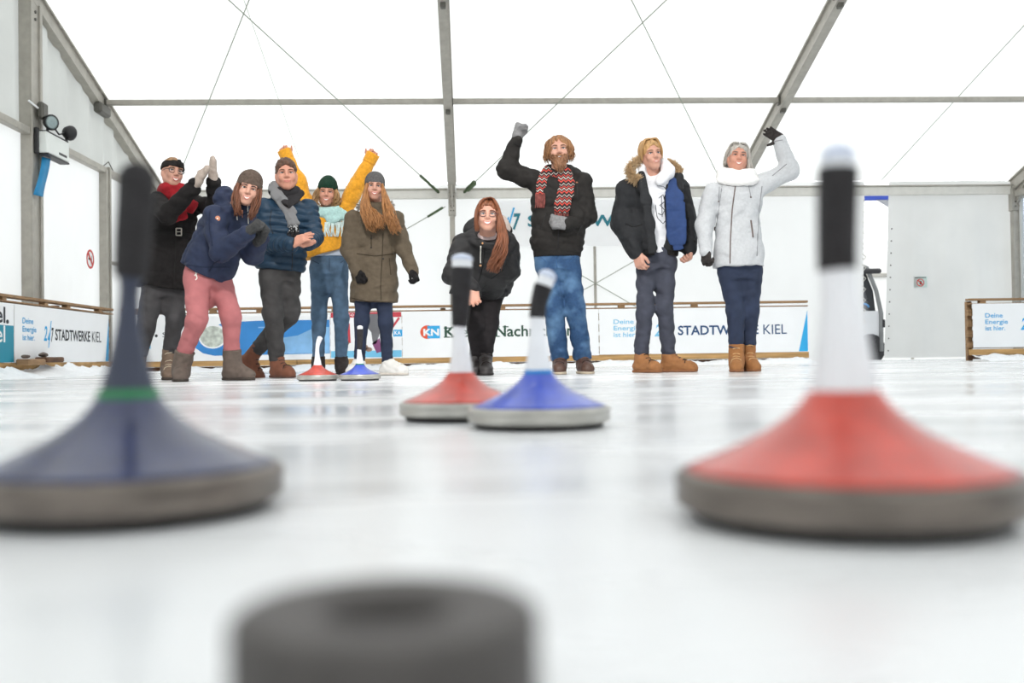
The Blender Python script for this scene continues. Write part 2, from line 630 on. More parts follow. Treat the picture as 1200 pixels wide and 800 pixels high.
m_pane.node_tree.links.new(_b.outputs[0], _x.inputs[2])
m_pane.node_tree.links.new(_x.outputs[0], m_pane.node_tree.nodes['Material Output'].inputs[0])
for k, (y0, y1) in enumerate(((2.45, 7.15), (7.45, 12.15), (12.45, 17.1))):
    w = empty('window_%d' % (k + 1), (XS[3], (y0 + y1) / 2, .9), 'clear foil window in the right gable wall', 'window', kind='structure')
    MB().box((XS[3] + .05, y0, .9), (XS[3] + .053, y1, 2.86)).build('pane', m_pane, w)
    mb = MB()
    mb.box((XS[3] + .03, y0 - .05, .86), (XS[3] + .07, y1 + .05, .92)).box((XS[3] + .03, y0 - .05, 2.8), (XS[3] + .07, y1 + .05, 2.86))
    mb.box((XS[3] + .03, y0 - .05, .9), (XS[3] + .07, y0 + .03, 2.86)).box((XS[3] + .03, y1 - .03, .9), (XS[3] + .07, y1 + .05, 2.86))
    mb.build('window_frame', M_WALL, w)
wf = empty('wall_front', (2, YF, 0), 'white tarpaulin front wall behind the camera', 'wall', kind='structure')
for i in range(3):
    sheet('wall_panel', lambda u, v, i=i: (XS[i] + (XS[i + 1] - XS[i]) * u, YF - .02 + .01 * math.sin(u * 40), .03 + (EAVE - .05) * v), 30, 3, M_WALL, wf)
    MB().bbox((XS[i] + .07, YF + .01, 2.90), (XS[i + 1] - .07, YF + .10, 3.05), .01).build('eave_beam', M_ALU, wf)

# ================================================================== BARRIERS AND BANNERS
YB, XB = 13.4, -4.7
M_TEXTB = mat('dark blue print', (36, 74, 118), .6, 0, 0.02, 3)
M_TEXTK = mat('black print', (34, 36, 42), .6, 0, 0.02, 3)
M_CYAN = mat('sky blue print', (44, 168, 226), .6, 0, 0.02, 3)
M_LCYAN = mat('pale sky blue print', (120, 196, 232), .6, 0, 0.02, 3)
M_TEAL = mat('petrol print', (30, 118, 134), .6, 0, 0.02, 3)
M_TEAL2 = mat('turquoise print', (32, 140, 164), .6, 0, 0.04, 3)
M_GREEN = mat('dark green print', (34, 74, 56), .6, 0, 0.02, 3)
M_ORANGE = mat('orange red print', (226, 84, 48), .6, 0, 0.02, 3)
M_RED = mat('crimson print', (196, 62, 74), .6, 0, 0.05, 4)
M_PURPLE = mat('plum print', (136, 74, 120), .6, 0, 0.05, 4)
M_GREYP = mat('grey print', (108, 108, 112), .6, 0, 0.15, 4)
M_BLUEP = mat('bright blue print', (52, 134, 204), .6, 0, 0.10, 3)
M_BLUEL = mat('lake picture print', (134, 184, 228), .6, 0, 0.22, 4, detail=8)
M_PHOTO = mat('town picture print', (196, 202, 192), .6, 0, 0.35, 14, detail=8)


def barrier(name, label, axis, c, a0, a1, loc):
    """timber rink barrier: top rail on blocks, second rail, planks behind, kick board, posts"""
    B = empty(name, loc, label, 'barrier', 'timber rink barriers')

    def bx(t0, t1, n0, n1, z0, z1, nm, m, bev=.004):
        if axis == 'x':
            MB().bbox((t0, c + n0, z0), (t1, c + n1, z1), bev).build(nm, m, B)
        else:
            MB().bbox((c - n1, t0, z0), (c - n0, t1, z1), bev).build(nm, m, B)
    L = a1 - a0
    n = max(1, round(L / 2.4))
    for k in range(n):
        s0, s1 = a0 + L * k / n, a0 + L * (k + 1) / n - .006
        bx(s0, s1, .0, .12, .825, .855, 'top_rail', M_WOOD)
        bx(s0, s1, .0, .09, .775, .79, 'lower_rail', M_WOOD)
        bx(s0, s1, .0, .05, .075, .155, 'kick_board', M_WOODY)
        bx(s0, s1, .06, .10, .02, .07, 'kick_board', M_WOODD)
    k = a0 + .15
    j = 0
    while k < a1:
        bx(k, k + .09, .01, .08, .79, .825, 'block', M_WOOD)
        k += (1.0, .62)[j % 2]
        j += 1
    k = a0 + .02
    while k < a1:
        bx(k, k + .07, .11, .18, -.0, .82, 'post', M_WOOD)
        k += 1.4
    for z in (.17, .32, .47, .62):
        bx(a0, a1, .055, .10, z, z + .1, 'plank', M_WOOD)
    return B


barrier('rink_barrier', 'timber barrier along the left gable wall', 'y', XB, 2.0, 13.36, (XB, 8, 0))
barrier('rink_barrier', 'long timber barrier behind the people', 'x', YB, -4.62, 4.62, (0, YB, 0))
barrier('rink_barrier', 'timber barrier at the right beside the open gap', 'x', YB, 6.86, 9.5, (8, YB, 0))


class Plane:
    def __init__(s, axis, c):
        s.axis, s.c = axis, c
        s.n = np.array((0, -1, 0.)) if axis == 'y' else np.array((1., 0, 0))
        s.r = np.array((1., 0, 0)) if axis == 'y' else np.array((0, 1., 0))
        s.u = np.array((0, 0, 1.))

    def p(s, t, z, lift=0.0):
        q = np.array((t, s.c, z)) if s.axis == 'y' else np.array((s.c, t, z))
        return q + s.n * lift

    def px(s, x, y):
        q = at_y(x, y, s.c) if s.axis == 'y' else at_x(x, y, s.c)
        return (q[0] if s.axis == 'y' else q[1]), q[2]


def banner(pl, t0, t1, z0, z1, label, name='banner', group=None, thick=.006, m=None, warp=.004):
    o = empty(name, pl.p((t0 + t1) / 2, z0), label, 'banner', group)
    pts = []
    nu, nv = 28, 5
    for side in (1, 0):
        for j in range(nv + 1):
            for i in range(nu + 1):
                t, z = t0 + (t1 - t0) * i / nu, z0 + (z1 - z0) * j / nv
                pts.append(pl.p(t, z, (thick if side else 0)))
    f = []
    N = (nu + 1) * (nv + 1)
    for j in range(nv):
        for i in range(nu):
            q = (j * (nu + 1) + i, j * (nu + 1) + i + 1, (j + 1) * (nu + 1) + i + 1, (j + 1) * (nu + 1) + i)
            f += [q, tuple(a + N for a in q[::-1])]
    ring = [i for i in range(nu + 1)] + [j * (nu + 1) + nu for j in range(1, nv + 1)] + \
           [nv * (nu + 1) + i for i in range(nu - 1, -1, -1)] + [j * (nu + 1) for j in range(nv - 1, 0, -1)]
    for a, c in zip(ring, ring[1:] + ring[:1]):
        f.append((a + N, c + N, c, a))
    mesh_obj('sheet', pts, f, m or M_WHITE, o)
    return o


def write(o, pl, body, t0, z0, t1, z1, m, bold=0.0, shear=0.0, lines=1.0, name='lettering', lift=.008):
    return letters(name, body, pl.p(t0, z0), pl.r, pl.u, t1 - t0, z1 - z0, m, o, bold, shear, lines, lift=lift)


def shape(o, pl, pts, m, name='print', lift=.0065, thick=.001):
    return poly(name, [pl.p(t, z) for t, z in pts], m, o, pl.n, thick, lift)


def ellipse(ct, cz, rt, rz, n=28):
    return [(ct + rt * math.cos(2 * math.pi * k / n), cz + rz * math.sin(2 * math.pi * k / n)) for k in range(n)]


def utility_print(o, pl, t0, t1, z0, z1, mt, msl, mside, tri=True):
    """'Deine Energie ist hier. 24/7 STADTWERKE KIEL' laid out over t0..t1"""
    w = t1 - t0
    for k, s in enumerate(('Deine', 'Energie', 'ist hier.')):
        wd = (.155, .20, .175)[k]
        zz = z0 + .375 * .62 + (2 - k) * .088
        write(o, pl, s, t0 + .068 * w, zz - (.018 if k == 1 else 0), t0 + .068 * w + wd * w * .62, zz + .062, msl, .012)
    a = t0 + .262 * w
    write(o, pl, '2', a, z0 + .235, a + .034 * w, z0 + .40, mside, .02, .25)
    write(o, pl, '4', a + .036 * w, z0 + .20, a + .064 * w, z0 + .345, M_CYAN, .02, .25)
    shape(o, pl, [(a + .043 * w, z0 + .16), (a + .05 * w, z0 + .16), (a + .078 * w, z0 + .46), (a + .071 * w, z0 + .46)], M_CYAN)
    write(o, pl, '7', a + .072 * w, z0 + .225, a + .098 * w, z0 + .385, mt, .02, .25)
    write(o, pl, 'STADTWERKE', t0 + .375 * w, z0 + .245, t0 + .762 * w, z0 + .375, mt, .022)
    write(o, pl, 'KIEL', t0 + .785 * w, z0 + .245, t0 + .898 * w, z0 + .375, mt, 0)
    if tri:
        shape(o, pl, [(t1 - .045 * w, z0 + .005), (t1 - .002, z0 + .005), (t1 - .002, z1 - .05)], M_CYAN, 'blue_wedge')


BB = Plane('y', YB)
LB = Plane('x', XB)
Z0, Z1 = .158, .772
o = banner(BB, 1.745, 4.60, Z0, Z1, 'white utility banner with blue wedge behind the young man and grey coat woman')
utility_print(o, BB, 1.745, 4.60, Z0, Z1, M_TEXTB, M_LCYAN, M_LCYAN)
o = banner(BB, 6.90, 9.45, Z0 + .02, Z1 + .01, 'white utility banner at the right edge beside the tent gap')
utility_print(o, BB, 6.90, 9.45, Z0 + .02, Z1 + .01, M_TEXTB, M_CYAN, M_CYAN)
o = banner(LB, 10.47, 13.15, Z0, Z1 - .01, 'white utility banner with blue wedge on the left wall barrier')
utility_print(o, LB, 10.47, 13.15, Z0, Z1 - .01, M_TEXTK, M_CYAN, M_CYAN)
# newspaper banner
o = banner(BB, -.91, 1.735, Z0 - .01, Z1, 'white newspaper banner with orange and blue square logo and green lettering')


def bpx(x, y):
    return BB.px(x, y)


c = bpx(501, 389)
shape(o, BB, ellipse(c[0], c[1], .098, .092), M_ORANGE, 'logo_disc')
a, d = bpx(501, 396.5), bpx(515.5, 381.5)
shape(o, BB, [(a[0], a[1]), (d[0], a[1]), (d[0], d[1]), (a[0], d[1])], M_CYAN, 'logo_square', .0068)
write(o, BB, 'KN', a[0] - .055, a[1] + .035, d[0] - .012, d[1] - .04, M_WHITE, .035, lift=.0105)


def slab_text(o, body, t0, z0, t1, z1):
    """letters with slab serifs at the feet"""
    write(o, BB, body, t0, z0, t1, z1, M_GREEN, .018)


a, d = bpx(521, 395.6), bpx(573, 381.6)
slab_text(o, 'Kieler', a[0], a[1], d[0], d[1])
for t in (a[0] - .01, a[0] + .085):
    for z in (a[1], d[1] - .03):
        shape(o, BB, [(t, z), (t + .085, z), (t + .085, z + .014), (t, z + .014)], M_GREEN, 'serif', .0075)
a, d = bpx(580.5, 394.6), bpx(672, 380.2)
slab_text(o, 'Nachrichten', a[0], a[1], d[0], d[1])
for t, z in ((a[0] - .02, a[1]), (a[0] - .02, d[1] - .025), (a[0] + .1, d[1] - .025)):
    shape(o, BB, [(t, z), (t + .08, z), (t + .08, z + .014), (t, z + .014)], M_GREEN, 'serif', .0075)
# poster banner
o = banner(BB, -1.865, -.915, Z0 - .01, Z1, 'poster banner with red top band and turquoise bottom band behind the women')
T = lambda x: bpx(x, 390)[0]
Zy = lambda x, y: bpx(x, y)[1]
shape(o, BB, [(-1.86, .70), (-.92, .70), (-.92, .768), (-1.86, .768)], M_RED, 'top_band')
write(o, BB, 'T-O', T(408), .718, T(415), .752, M_WHITE, .02, lift=.009)
shape(o, BB, [(-1.86, .165), (-.92, .165), (-.92, .255), (-1.86, .255)], M_LCYAN, 'bottom_band')
gx = T(429)
shape(o, BB, [(gx, .745), (gx + .16, .745), (gx + .19, .5), (gx + .13, .34), (gx + .09, .34), (gx + .07, .5), (gx - .01, .6)], M_GREYP, 'trouser_print', .0072)
gx = T(436)
shape(o, BB, [(gx, .35), (gx + .1, .42), (gx + .13, .24), (gx + .06, .22)], M_PURPLE, 'bag_print', .0072)
for x, z, s in ((405, .36, .05), (426, .30, .06), (432, .27, .045)):
    shape(o, BB, ellipse(T(x), z, s, s * .7, 12), mat('brown print', (150, 120, 104), .6, 0, .3, 12), 'shoe_print', .0072)
gx = T(461)
shape(o, BB, [(gx, .44), (gx + .12, .44), (gx + .12, .53), (gx, .53)], M_CYAN, 'sticker_print', .0072)
write(o, BB, 'KA', gx + .015, .46, gx + .10, .515, M_WHITE, .02, lift=.010)
shape(o, BB, [(T(408), .36), (T(411), .36), (T(410), .62), (T(407), .62)], M_RED, 'line_print', .0072)
shape(o, BB, [(T(467), .70), (T(456), .52), (T(457.5), .50), (T(469), .68)], M_RED, 'line_print', .0072)
# lake banner
o = banner(BB, -3.72, -1.87, Z0 - .01, Z1 - .03, 'white and blue lake banner with an oval town picture behind the pink trousers')
sw = [(-1.875, .225), (-1.875, .675), (-2.75, .675), (-3.25, .66), (-3.42, .6), (-3.62, .42), (-3.66, .33), (-3.55, .25), (-3.4, .215)]
shape(o, BB, sw[::-1], M_BLUEP, 'blue_field')
shape(o, BB, [(-2.62, .23), (-1.88, .23), (-1.88, .58), (-2.1, .56), (-2.3, .47), (-2.6, .43)], M_BLUEL, 'lake_picture', .0075)
shape(o, BB, ellipse(-3.42, .475, .19, .165), M_WHITE, 'oval_border', .0078)
shape(o, BB, ellipse(-3.42, .47, .165, .14), M_PHOTO, 'town_picture', .0088)
shape(o, BB, [(-2.82, .575), (-2.5, .575), (-2.5, .592), (-2.82, .592)], M_BLUEL, 'line_print', .0078)
shape(o, BB, ellipse(-2.70, .44, .13, .03, 20), M_BLUEL, 'oval_print', .0078)
shape(o, BB, ellipse(-2.70, .44, .115, .02, 20), M_BLUEP, 'oval_print', .0090)
o = banner(BB, -4.55, -3.73, Z0 - .01, Z1, 'white banner with small grey lettering behind the black coat woman')
for z in (.32, .43):
    shape(o, BB, [(-4.26, z), (-4.235, z), (-4.235, z + .14 - (z > .4) * .1), (-4.26, z + .14 - (z > .4) * .1)], (M_LCYAN if z < .4 else M_TEXTK), 'line_print')
write(o, BB, '.', -4.18, .47, -4.14, .51, M_TEXTK, .02)
write(o, BB, 'Sa', -4.08, .47, -3.96, .535, M_TEXTK)
# two-tone banner cut by the left edge
o = banner(LB, 8.6, 10.455, Z0, Z1 - .01, 'white and turquoise banner with cut-off lettering at the left edge')
shape(o, LB, [(8.6, Z0), (10.45, Z0), (10.45, .535), (8.6, .535)], M_TEAL2, 'turquoise_field')
_t1 = LB.px(5.4, 375)[0]
write(o, LB, 'el', _t1 - .20, .555, _t1, .72, M_TEXTK, .02)
shape(o, LB, ellipse(LB.px(7.8, 383)[0], .572, .03, .022, 10), M_TEXTK, 'full_stop', .008)
write(o, LB, 'el', _t1 - .21, .36, _t1 - .01, .53, M_WHITE, .01, lift=.010)
# hanging wall banner
WB = Plane('y', YW - .17)
M_HANG = membrane('hanging banner cloth', (248, 249, 249), .42)
o = empty('wall_banner', WB.p(2.1, 2.05), 'wide white banner with petrol lettering hanging high on the back wall', 'banner')
x0, x1 = .30, 4.12
mesh_obj('sheet', [WB.p(x0, 2.04), WB.p(x1, 2.04), WB.p(x1, 2.84), WB.p(x0, 2.84), WB.p(x0, 2.04, -.004), WB.p(x1, 2.04, -.004), WB.p(x1, 2.84, -.004), WB.p(x0, 2.84, -.004)],
         [(0, 1, 2, 3), (7, 6, 5, 4), (0, 4, 5, 1), (1, 5, 6, 2), (2, 6, 7, 3), (3, 7, 4, 0)], M_WHITE, o)
write(o, WB, '2', .50, 2.36, .61, 2.60, M_CYAN, .02, .2)
write(o, WB, '4', .60, 2.34, .70, 2.56, M_CYAN, .02, .2)
shape(o, WB, [(.63, 2.26), (.66, 2.26), (.80, 2.72), (.77, 2.72)], M_CYAN)
write(o, WB, '7', .76, 2.33, .90, 2.62, M_TEAL, .03, .2)
write(o, WB, 'STADTWERKE', 1.02, 2.385, 3.32, 2.585, M_TEAL, .025)
write(o, WB, 'KIEL', 3.44, 2.385, 3.97, 2.585, M_TEAL, .0)

# ---- scraped snow along the barriers
def snow_bank(name, axis, c, a0, a1, label, seed, hh=.085, wd=.42):
    rg = np.random.RandomState(seed)
    nu, nv = int((a1 - a0) / .035), 9
    ph = rg.rand(12) * 6.28
    v, f = [], []
    for i in range(nu + 1):
        t = a0 + (a1 - a0) * i / nu
        hgt = hh * (.62 + .38 * (math.sin(t * 3.1 + ph[0]) * .3 + math.sin(t * 7.7 + ph[1]) * .3 + math.sin(t * 17 + ph[2]) * .25 + .3 * rg.rand()))
        for j in range(nv + 1):
            q = j / nv
            n = -wd * (1 - q) * (1 + .2 * math.sin(t * 5 + ph[3]))
            z = hgt * (q ** 1.7) + (.012 * rg.rand() if 0 < j else -.01)
            v.append((t, c + n + .015 * rg.rand(), z) if axis == 'x' else (c - n - .015 * rg.rand(), t, z))
    for i in range(nu):
        for j in range(nv):
            a = i * (nv + 1) + j
            f.append((a, a + nv + 1, a + nv + 2, a + 1) if axis == 'x' else (a, a + 1, a + nv + 2, a + nv + 1))
    o = mesh_obj(name, v, f, M_SNOW, None, smooth=False)
    return tag(o, label, 'snow', kind='stuff')


snow_bank('snow_bank', 'y', XB + .035, 2.0, 13.3, 'low ridge of scraped snow along the left barrier', 3, .15, .5)
snow_bank('snow_bank', 'x', YB - .035, -4.05, 4.62, 'low ridge of scraped snow along the long barrier', 5, .085, .5)
snow_bank('snow_bank', 'x', YB - .035, 6.86, 9.5, 'low ridge of scraped snow along the right barrier', 6, .10, .5)
# broken timber lying on the snow at the left barrier
M_STONE = mat('grey brown lump', (110, 100, 92), .9, 0, .3, 20, .4)
for k, (x, y, w, h) in enumerate(((24, 422, 20, 7), (46, 422, 20, 6))):
    q = at_x(x, y, XB + .10)
    q2 = at_x(x + w, y, XB + .10)
    mb = MB().bbox((XB + .05, q[1], .125 + .03 * k), (XB + .19, q2[1], .125 + .03 * k + h / 105), .012)
    o = mb.build('broken_plank', M_WOODD if k else M_WOOD)
    tag(o, ('short dark broken plank' if k else 'short brown broken plank') + ' on the snow below the left utility banner', 'plank')
for k, (x, w, h) in enumerate(((26, 6, 4), (47, 10, 5))):
    q = at_x(x, 417, XB + .10)
    bm = bmesh.new()
    bmesh.ops.create_icosphere(bm, subdivisions=2, radius=1)
    for vv in bm.verts:
        vv.co *= 1 + .25 * (rng.random() - .5)
        vv.co = Vector((XB + .10 + vv.co.x * .05, q[1] + .08 + vv.co.y * w / 200, .125 + .03 * k + (7 - k) / 105 + vv.co.z * h / 190 + .026))
    me = bpy.data.meshes.new('ice_lump')
    bm.to_mesh(me)
    bm.free()
    tag(link_mesh('ice_lump', me, M_STONE), ('larger' if k else 'smaller') + ' dirty grey lump lying on the broken planks', 'lump')

# ---- emergency light on the gable post
LX = XG + .07
el = empty('emergency_light', (LX, 12.4, 2.68), 'white emergency light box with two round spotlights on the gable post', 'lamp')
M_LBOX = mat('white lamp housing', (224, 228, 224), .5, 0, .02, 5)
M_BLK = mat('black plastic', (34, 34, 36), .5, 0, .1, 30)
M_GLASSL = mat('lamp glass', (150, 165, 165), .15, 0.2, .1, 30)
MB().bbox((LX + .03, 12.24, 2.70), (LX + .14, 12.92, 2.96), .012).build('housing', M_LBOX, el)
MB().bbox((LX + .0, 12.20, 2.68), (LX + .05, 12.26, 3.0), .01).build('side_cover', M_BLK, el)
MB().bbox((LX + .03, 12.26, 2.675), (LX + .15, 12.90, 2.70), .005).build('base_strip', M_BLK, el)
MB().bbox((LX + .03, 12.26, 2.96), (LX + .14, 12.90, 2.975), .004).build('top_strip', M_BLK, el)
MB().box((LX + .140, 12.60, 2.745), (LX + .1415, 12.84, 2.775)).build('label_print', M_BLK, el)
for k, (y, dy, dz) in enumerate(((12.36, -.05, 0), (12.93, .28, -.02))):
    hd = np.array((LX + .14, y, 3.09))
    dr = np.array((.8, -.55, -.15)) if k == 0 else np.array((.25, .95, .05))
    dr = dr / np.linalg.norm(dr)
    sp = MB().tube([hd - dr * .09, hd - dr * .05, hd, hd + dr * .02], [.03, .075, .095, .098], 16).build('spot_head', M_BLK, el, True)
    MB().tube([hd + dr * .021, hd + dr * .028], [.08, .06], 16).build('lens', M_GLASSL, sp, True)
    MB().tube([(LX + .1, y, 2.97), hd - dr * .06], .018, 8).build('bracket', M_BLK, el)
MB().tube([(LX + .1, 12.36, 3.1), (LX + .05, 12.42, 3.28), (LX + .06, 12.5, 3.15), (LX + .1, 12.7, 3.02), (LX + .1, 12.9, 3.08)], .011, 6).build('wire', M_BLK, el)
MB().bbox((LX + .02, 12.24, 3.12), (LX + .10, 12.40, 3.32), .02).build('wall_plug', M_ALU2, el)
# blue ribbon below it
M_RIB = mat('bright blue ribbon', (20, 132, 184), .6, 0, .08, 12, .1)
rb = []
for k in range(13):
    q = k / 12
    yy = 12.40 - .20 * q
    hw = .085 + .03 * q
    z = 2.66 - .50 * q
    rb += [(LX + .05 + .012 * math.sin(q * 4), yy - hw, z), (LX + .07 + .012 * math.sin(q * 4 + 1), yy + hw, z + .01)]
rbf = [(2 * k, 2 * k + 1, 2 * k + 3, 2 * k + 2) for k in range(12)]
rbo = mesh_obj('blue_ribbon', rb, rbf, M_RIB, None, True)
so = rbo.modifiers.new('thick', 'SOLIDIFY')
so.thickness = .004
tag(rbo, 'bright blue ribbon hanging below the emergency light', 'ribbon')


def sign(loc, axis, w, h, label, bg, round_only=False, name='sign'):
    pl = Plane(axis, loc[1] if axis == 'y' else loc[0])
    t, z = (loc[0] if axis == 'y' else loc[1]), loc[2]
    o = empty(name, loc, label, 'sign')
    if round_only:
        shape(o, pl, ellipse(t, z, w / 2, h / 2), M_WHITE, 'plate', 0, .004)
    else:
        shape(o, pl, [(t - w / 2, z - h / 2), (t + w / 2, z - h / 2), (t + w / 2, z + h / 2), (t - w / 2, z + h / 2)], bg, 'plate', 0, .005)
    r = w / 2 if round_only else h * .36
    ro, ri = [], []
    cz = z if round_only else z - h * .06
    N = 28
    ou, inn = ellipse(t, cz, r, r, N), ellipse(t, cz, r * .78, r * .78, N)
    v = [pl.p(*q, .008) for q in ou] + [pl.p(*q, .008) for q in inn] + [pl.p(*q, .004) for q in ou] + [pl.p(*q, .004) for q in inn]
    f = []
    for i in range(N):
        j = (i + 1) % N
        f += [(i, j, j + N, i + N), (i + 2 * N, j + 2 * N, j, i), (i + N, j + N, j + 3 * N, i + 3 * N)]
    mesh_obj('red_ring', v, f, mat('traffic red print', (200, 60, 52), .6, 0, .03, 5), o)
    bw = r * .1
    shape(o, pl, [(t - r * .55 - bw, cz + r * .55 - bw), (t - r * .55 + bw, cz + r * .55 + bw), (t + r * .55 + bw, cz - r * .55 + bw), (t + r * .55 - bw, cz - r * .55 - bw)], MATS['traffic red print'], 'red_bar', .009)
    if round_only:
        shape(o, pl, [(t - r * .5, cz - r * .09), (t + r * .42, cz - r * .09), (t + r * .42, cz + r * .09), (t - r * .5, cz + r * .09)], M_TEXTK, 'cigarette_print', .0065)
        shape(o, pl, [(t + r * .3, cz + r * .14), (t + r * .38, cz + r * .14), (t + r * .46, cz + r * .4), (t + r * .38, cz + r * .4)], M_TEXTK, 'smoke_print', .0065)
    else:
        shape(o, pl, [(t - r * .22, cz - r * .5), (t + r * .3, cz - r * .5), (t + r * .3, cz + r * .25), (t - r * .0, cz + r * .5), (t - r * .22, cz + r * .3)], M_TEXTK, 'hand_print', .0065)
        shape(o, pl, [(t - w * .42, z + h * .38), (t + w * .42, z + h * .38), (t + w * .42, z + h * .44), (t - w * .42, z + h * .44)], M_TEXTK, 'line_print', .0065)
    return o


sign((XG + .02, 14.09, 1.59), 'x', .27, .24, 'round red no smoking sign on the left tent wall', M_WHITE, True, 'no_smoking_sign')
q = at_y(1078.5, 330.3, YW - .06)
sign(tuple(q), 'y', .24, .19, 'small pale green sign with red ring on the right tent wall', mat('pale green plate', (190, 210, 204), .6, 0, .03, 5), False, 'warning_sign')

# ---- added key lamp, unseen overhead, brings out relief in folds and faces
fp = np.array((-.5, 2.4, 4.15))
aim = np.array((.0, 7.7, .95))
fd = (aim - fp) / np.linalg.norm(aim - fp)
flo = empty('added_key_lamp', tuple(fp), 'black key lamp added unseen above the camera, hanging from a roof purlin', 'lamp')
M_LENS = bpy.data.materials.new('lit added lamp lens')
M_LENS.use_nodes = True
_e = M_LENS.node_tree.nodes['Principled BSDF']
_e.inputs['Emission Color'].default_value = (1, .97, .92, 1)
_e.inputs['Emission Strength'].default_value = 30
MB().tube([fp - fd * .22, fp - fd * .18, fp - fd * .03, fp - fd * .02], [.06, .12, .19, .19], 20).build('housing', M_BLK, flo, True)
MB().tube([fp - fd * .018, fp - fd * .012], [.17, .165], 20).build('lens', M_LENS, flo)
MB().tube([fp - fd * .12, (fp[0], 2.4, roof_z(2.4) - .136)], .02, 8).build('bracket', M_BLK, flo)
spot = bpy.data.lights.new('added_key_beam', 'SPOT')
spot.energy = ADDED_LAMP_W
spot.color = (1, .975, .94)
spot.spot_size = math.radians(62)
spot.spot_blend = .7
spot.shadow_soft_size = .17
so_ = bpy.data.objects.new('beam', spot)
COL.objects.link(so_)
so_.parent = flo
so_.matrix_parent_inverse = Matrix.Identity(4)
so_.rotation_euler = Vector(fd).to_track_quat('-Z', 'Y').to_euler()

# ---- outside seen through the gap: parked van, sign board, white container
M_VANW = mat('white van paint', (222, 224, 226), .3, 0, .02, 3, coat=.3)
M_VANG = mat('dark van glass', (40, 42, 46), .12, 0, .1, 3)
vy0, vy1 = 20.2, 22.0


def extrude_y(name, prof, y0, y1, m, par):
    k = len(prof)
    v = [(x, y0, z) for x, z in prof] + [(x, y1, z) for x, z in prof]
    f = [tuple(range(k))[::-1], tuple(range(k, 2 * k))] + [((i + 1) % k, i, i + k, (i + 1) % k + k)[::-1] for i in range(k)]
    return mesh_obj(name, v, f, m, par)


car = empty('delivery_van', (8.2, 18.9, -.125), 'dark van cab with mirror and pale door seen in the tent gap', 'van')
cx = at_y(1018, 380, 19.3)[0]
extrude_y('body', [(cx - 1.3, .12), (cx + .27, .12), (cx + .30, .75), (cx + .22, .95), (cx - 1.3, .95)], 19.3, 21.0, mat('silver van paint', (206, 208, 210), .35, .1, .02, 3, coat=.3), car)
extrude_y('cab_glass', [(cx - 1.25, .95), (cx + .16, .95), (cx + .12, 1.35), (cx - .05, 1.78), (cx - 1.25, 1.85)], 19.35, 20.95, M_VANG, car)
MB().tube([(cx + .24, 19.29, .15), (cx + .25, 19.29, .9), (cx + .16, 19.29, 1.35), (cx - .02, 19.29, 1.8), (cx - .3, 19.29, 1.9)], .045, 8).build('door_pillar', mat('grey trim', (120, 122, 122), .5, 0, .1, 10), car, True)
MB().bbox((cx - .12, 19.18, 1.68), (cx + .24, 19.3, 1.78), .03).build('mirror', M_BLK, car)
MB().tube([(cx - .15 + .15 * math.cos(a), 19.28, 1.02 + .08 * math.sin(a)) for a in [k * math.pi / 7 for k in range(8)]], .02, 6).build('steering_wheel', mat('blue plastic', (40, 130, 190), .4, 0, .05, 5), car)
MB().tube([(cx + .02, 19.28, .2), (cx + .02, 19.42, .2)], .3, 18).build('wheel', M_BLK, car)
MB().bbox((cx + .25, 19.24, .62), (cx + .31, 19.34, .78), .01).build('door_hinge', M_BLK, car)
cont = empty('container', (9, 24, -.125), 'pale site container standing beyond the tent gap', 'container')
M_CONT = mat('pale container sheet', (226, 226, 222), .6, 0, .03, 3)
MB().bbox((7.2, 23.4, -.125), (14.0, 26, 2.55), .03).build('body', M_CONT, cont)
MB().bbox((7.15, 23.32, 1.93), (14.05, 23.5, 2.02), .02).build('ledge', mat('dull ledge', (160, 158, 150), .6, 0, .05, 4), cont)
aw = empty('blue_sign_board', (7.4, 19.0, -.125), 'blue sign board with grey corner at the top of the gap', 'sign')
a = at_y(1013, 233.5, 19.0)
d = at_y(1043, 230, 19.0)
MB().bbox((a[0] - .5, 19.0, a[2] - .02), (d[0] + .5, 19.06, d[2] + .12), .005).build('board', mat('royal blue plate', (38, 66, 160), .5, 0, .05, 5), aw)
gq = [at_y(1026, 234, 19.02), at_y(1046, 246, 19.02), at_y(1046, 234, 19.02)]
poly('grey_corner', gq[::-1] if False else gq, mat('grey pattern', (150, 152, 158), .7, 0, .4, 60), aw, (0, -1, 0), .02)
MB().tube([(d[0] + .4, 19.05, -.125), (d[0] + .4, 19.05, d[2])], .03, 8).build('pole', M_ALU, aw)
# trees hint outside the right window
M_TREE = mat('wintry hedge', (150, 156, 164), .9, 0, .35, 3)
hd = MB()
for k in range(26):
    hd.bbox((14.5 + rng.random() * 2, 4 + k * .75, -.13), (16 + rng.random() * 2, 5 + k * .75, 1.8 + rng.random() * 1.4), .3)
tag(hd.build('hedge', M_TREE), 'pale wintry hedge outside the right tent window', 'hedge', kind='stuff')

# ================================================================== ICE STOCKS AND PUCK
M_RIM = mat('scuffed steel rim', (176, 174, 168), .34, .55, .22, 16, .15, 60, stretch=(1, 1, 4))
M_RIMD = mat('tarnished steel rim', (112, 104, 97), .38, .5, .3, 14, .2, 60, stretch=(1, 1, 4))
M_PLATE = mat('black running plate rubber', (48, 46, 46), .6, 0, .15, 30)
M_SRED = mat('worn red lacquer', (188, 58, 40), .42, 0, .22, 22, .05, 60, coat=.5)
M_SBLU = mat('royal blue lacquer', (44, 74, 186), .32, 0, .18, 20, .05, 60, coat=.5)
M_SNAV = mat('navy lacquer', (30, 40, 80), .34, 0, .25, 20, .05, 60, coat=.5)
M_HWHT = mat('white handle plastic', (236, 238, 242), .35, 0, .03, 20, coat=.3)
M_HNAV = mat('dark navy handle plastic', (50, 56, 76), .4, 0, .12, 20)
M_GRIP = mat('black grip tape', (40, 38, 40), .85, 0, .2, 80, .4, 160)
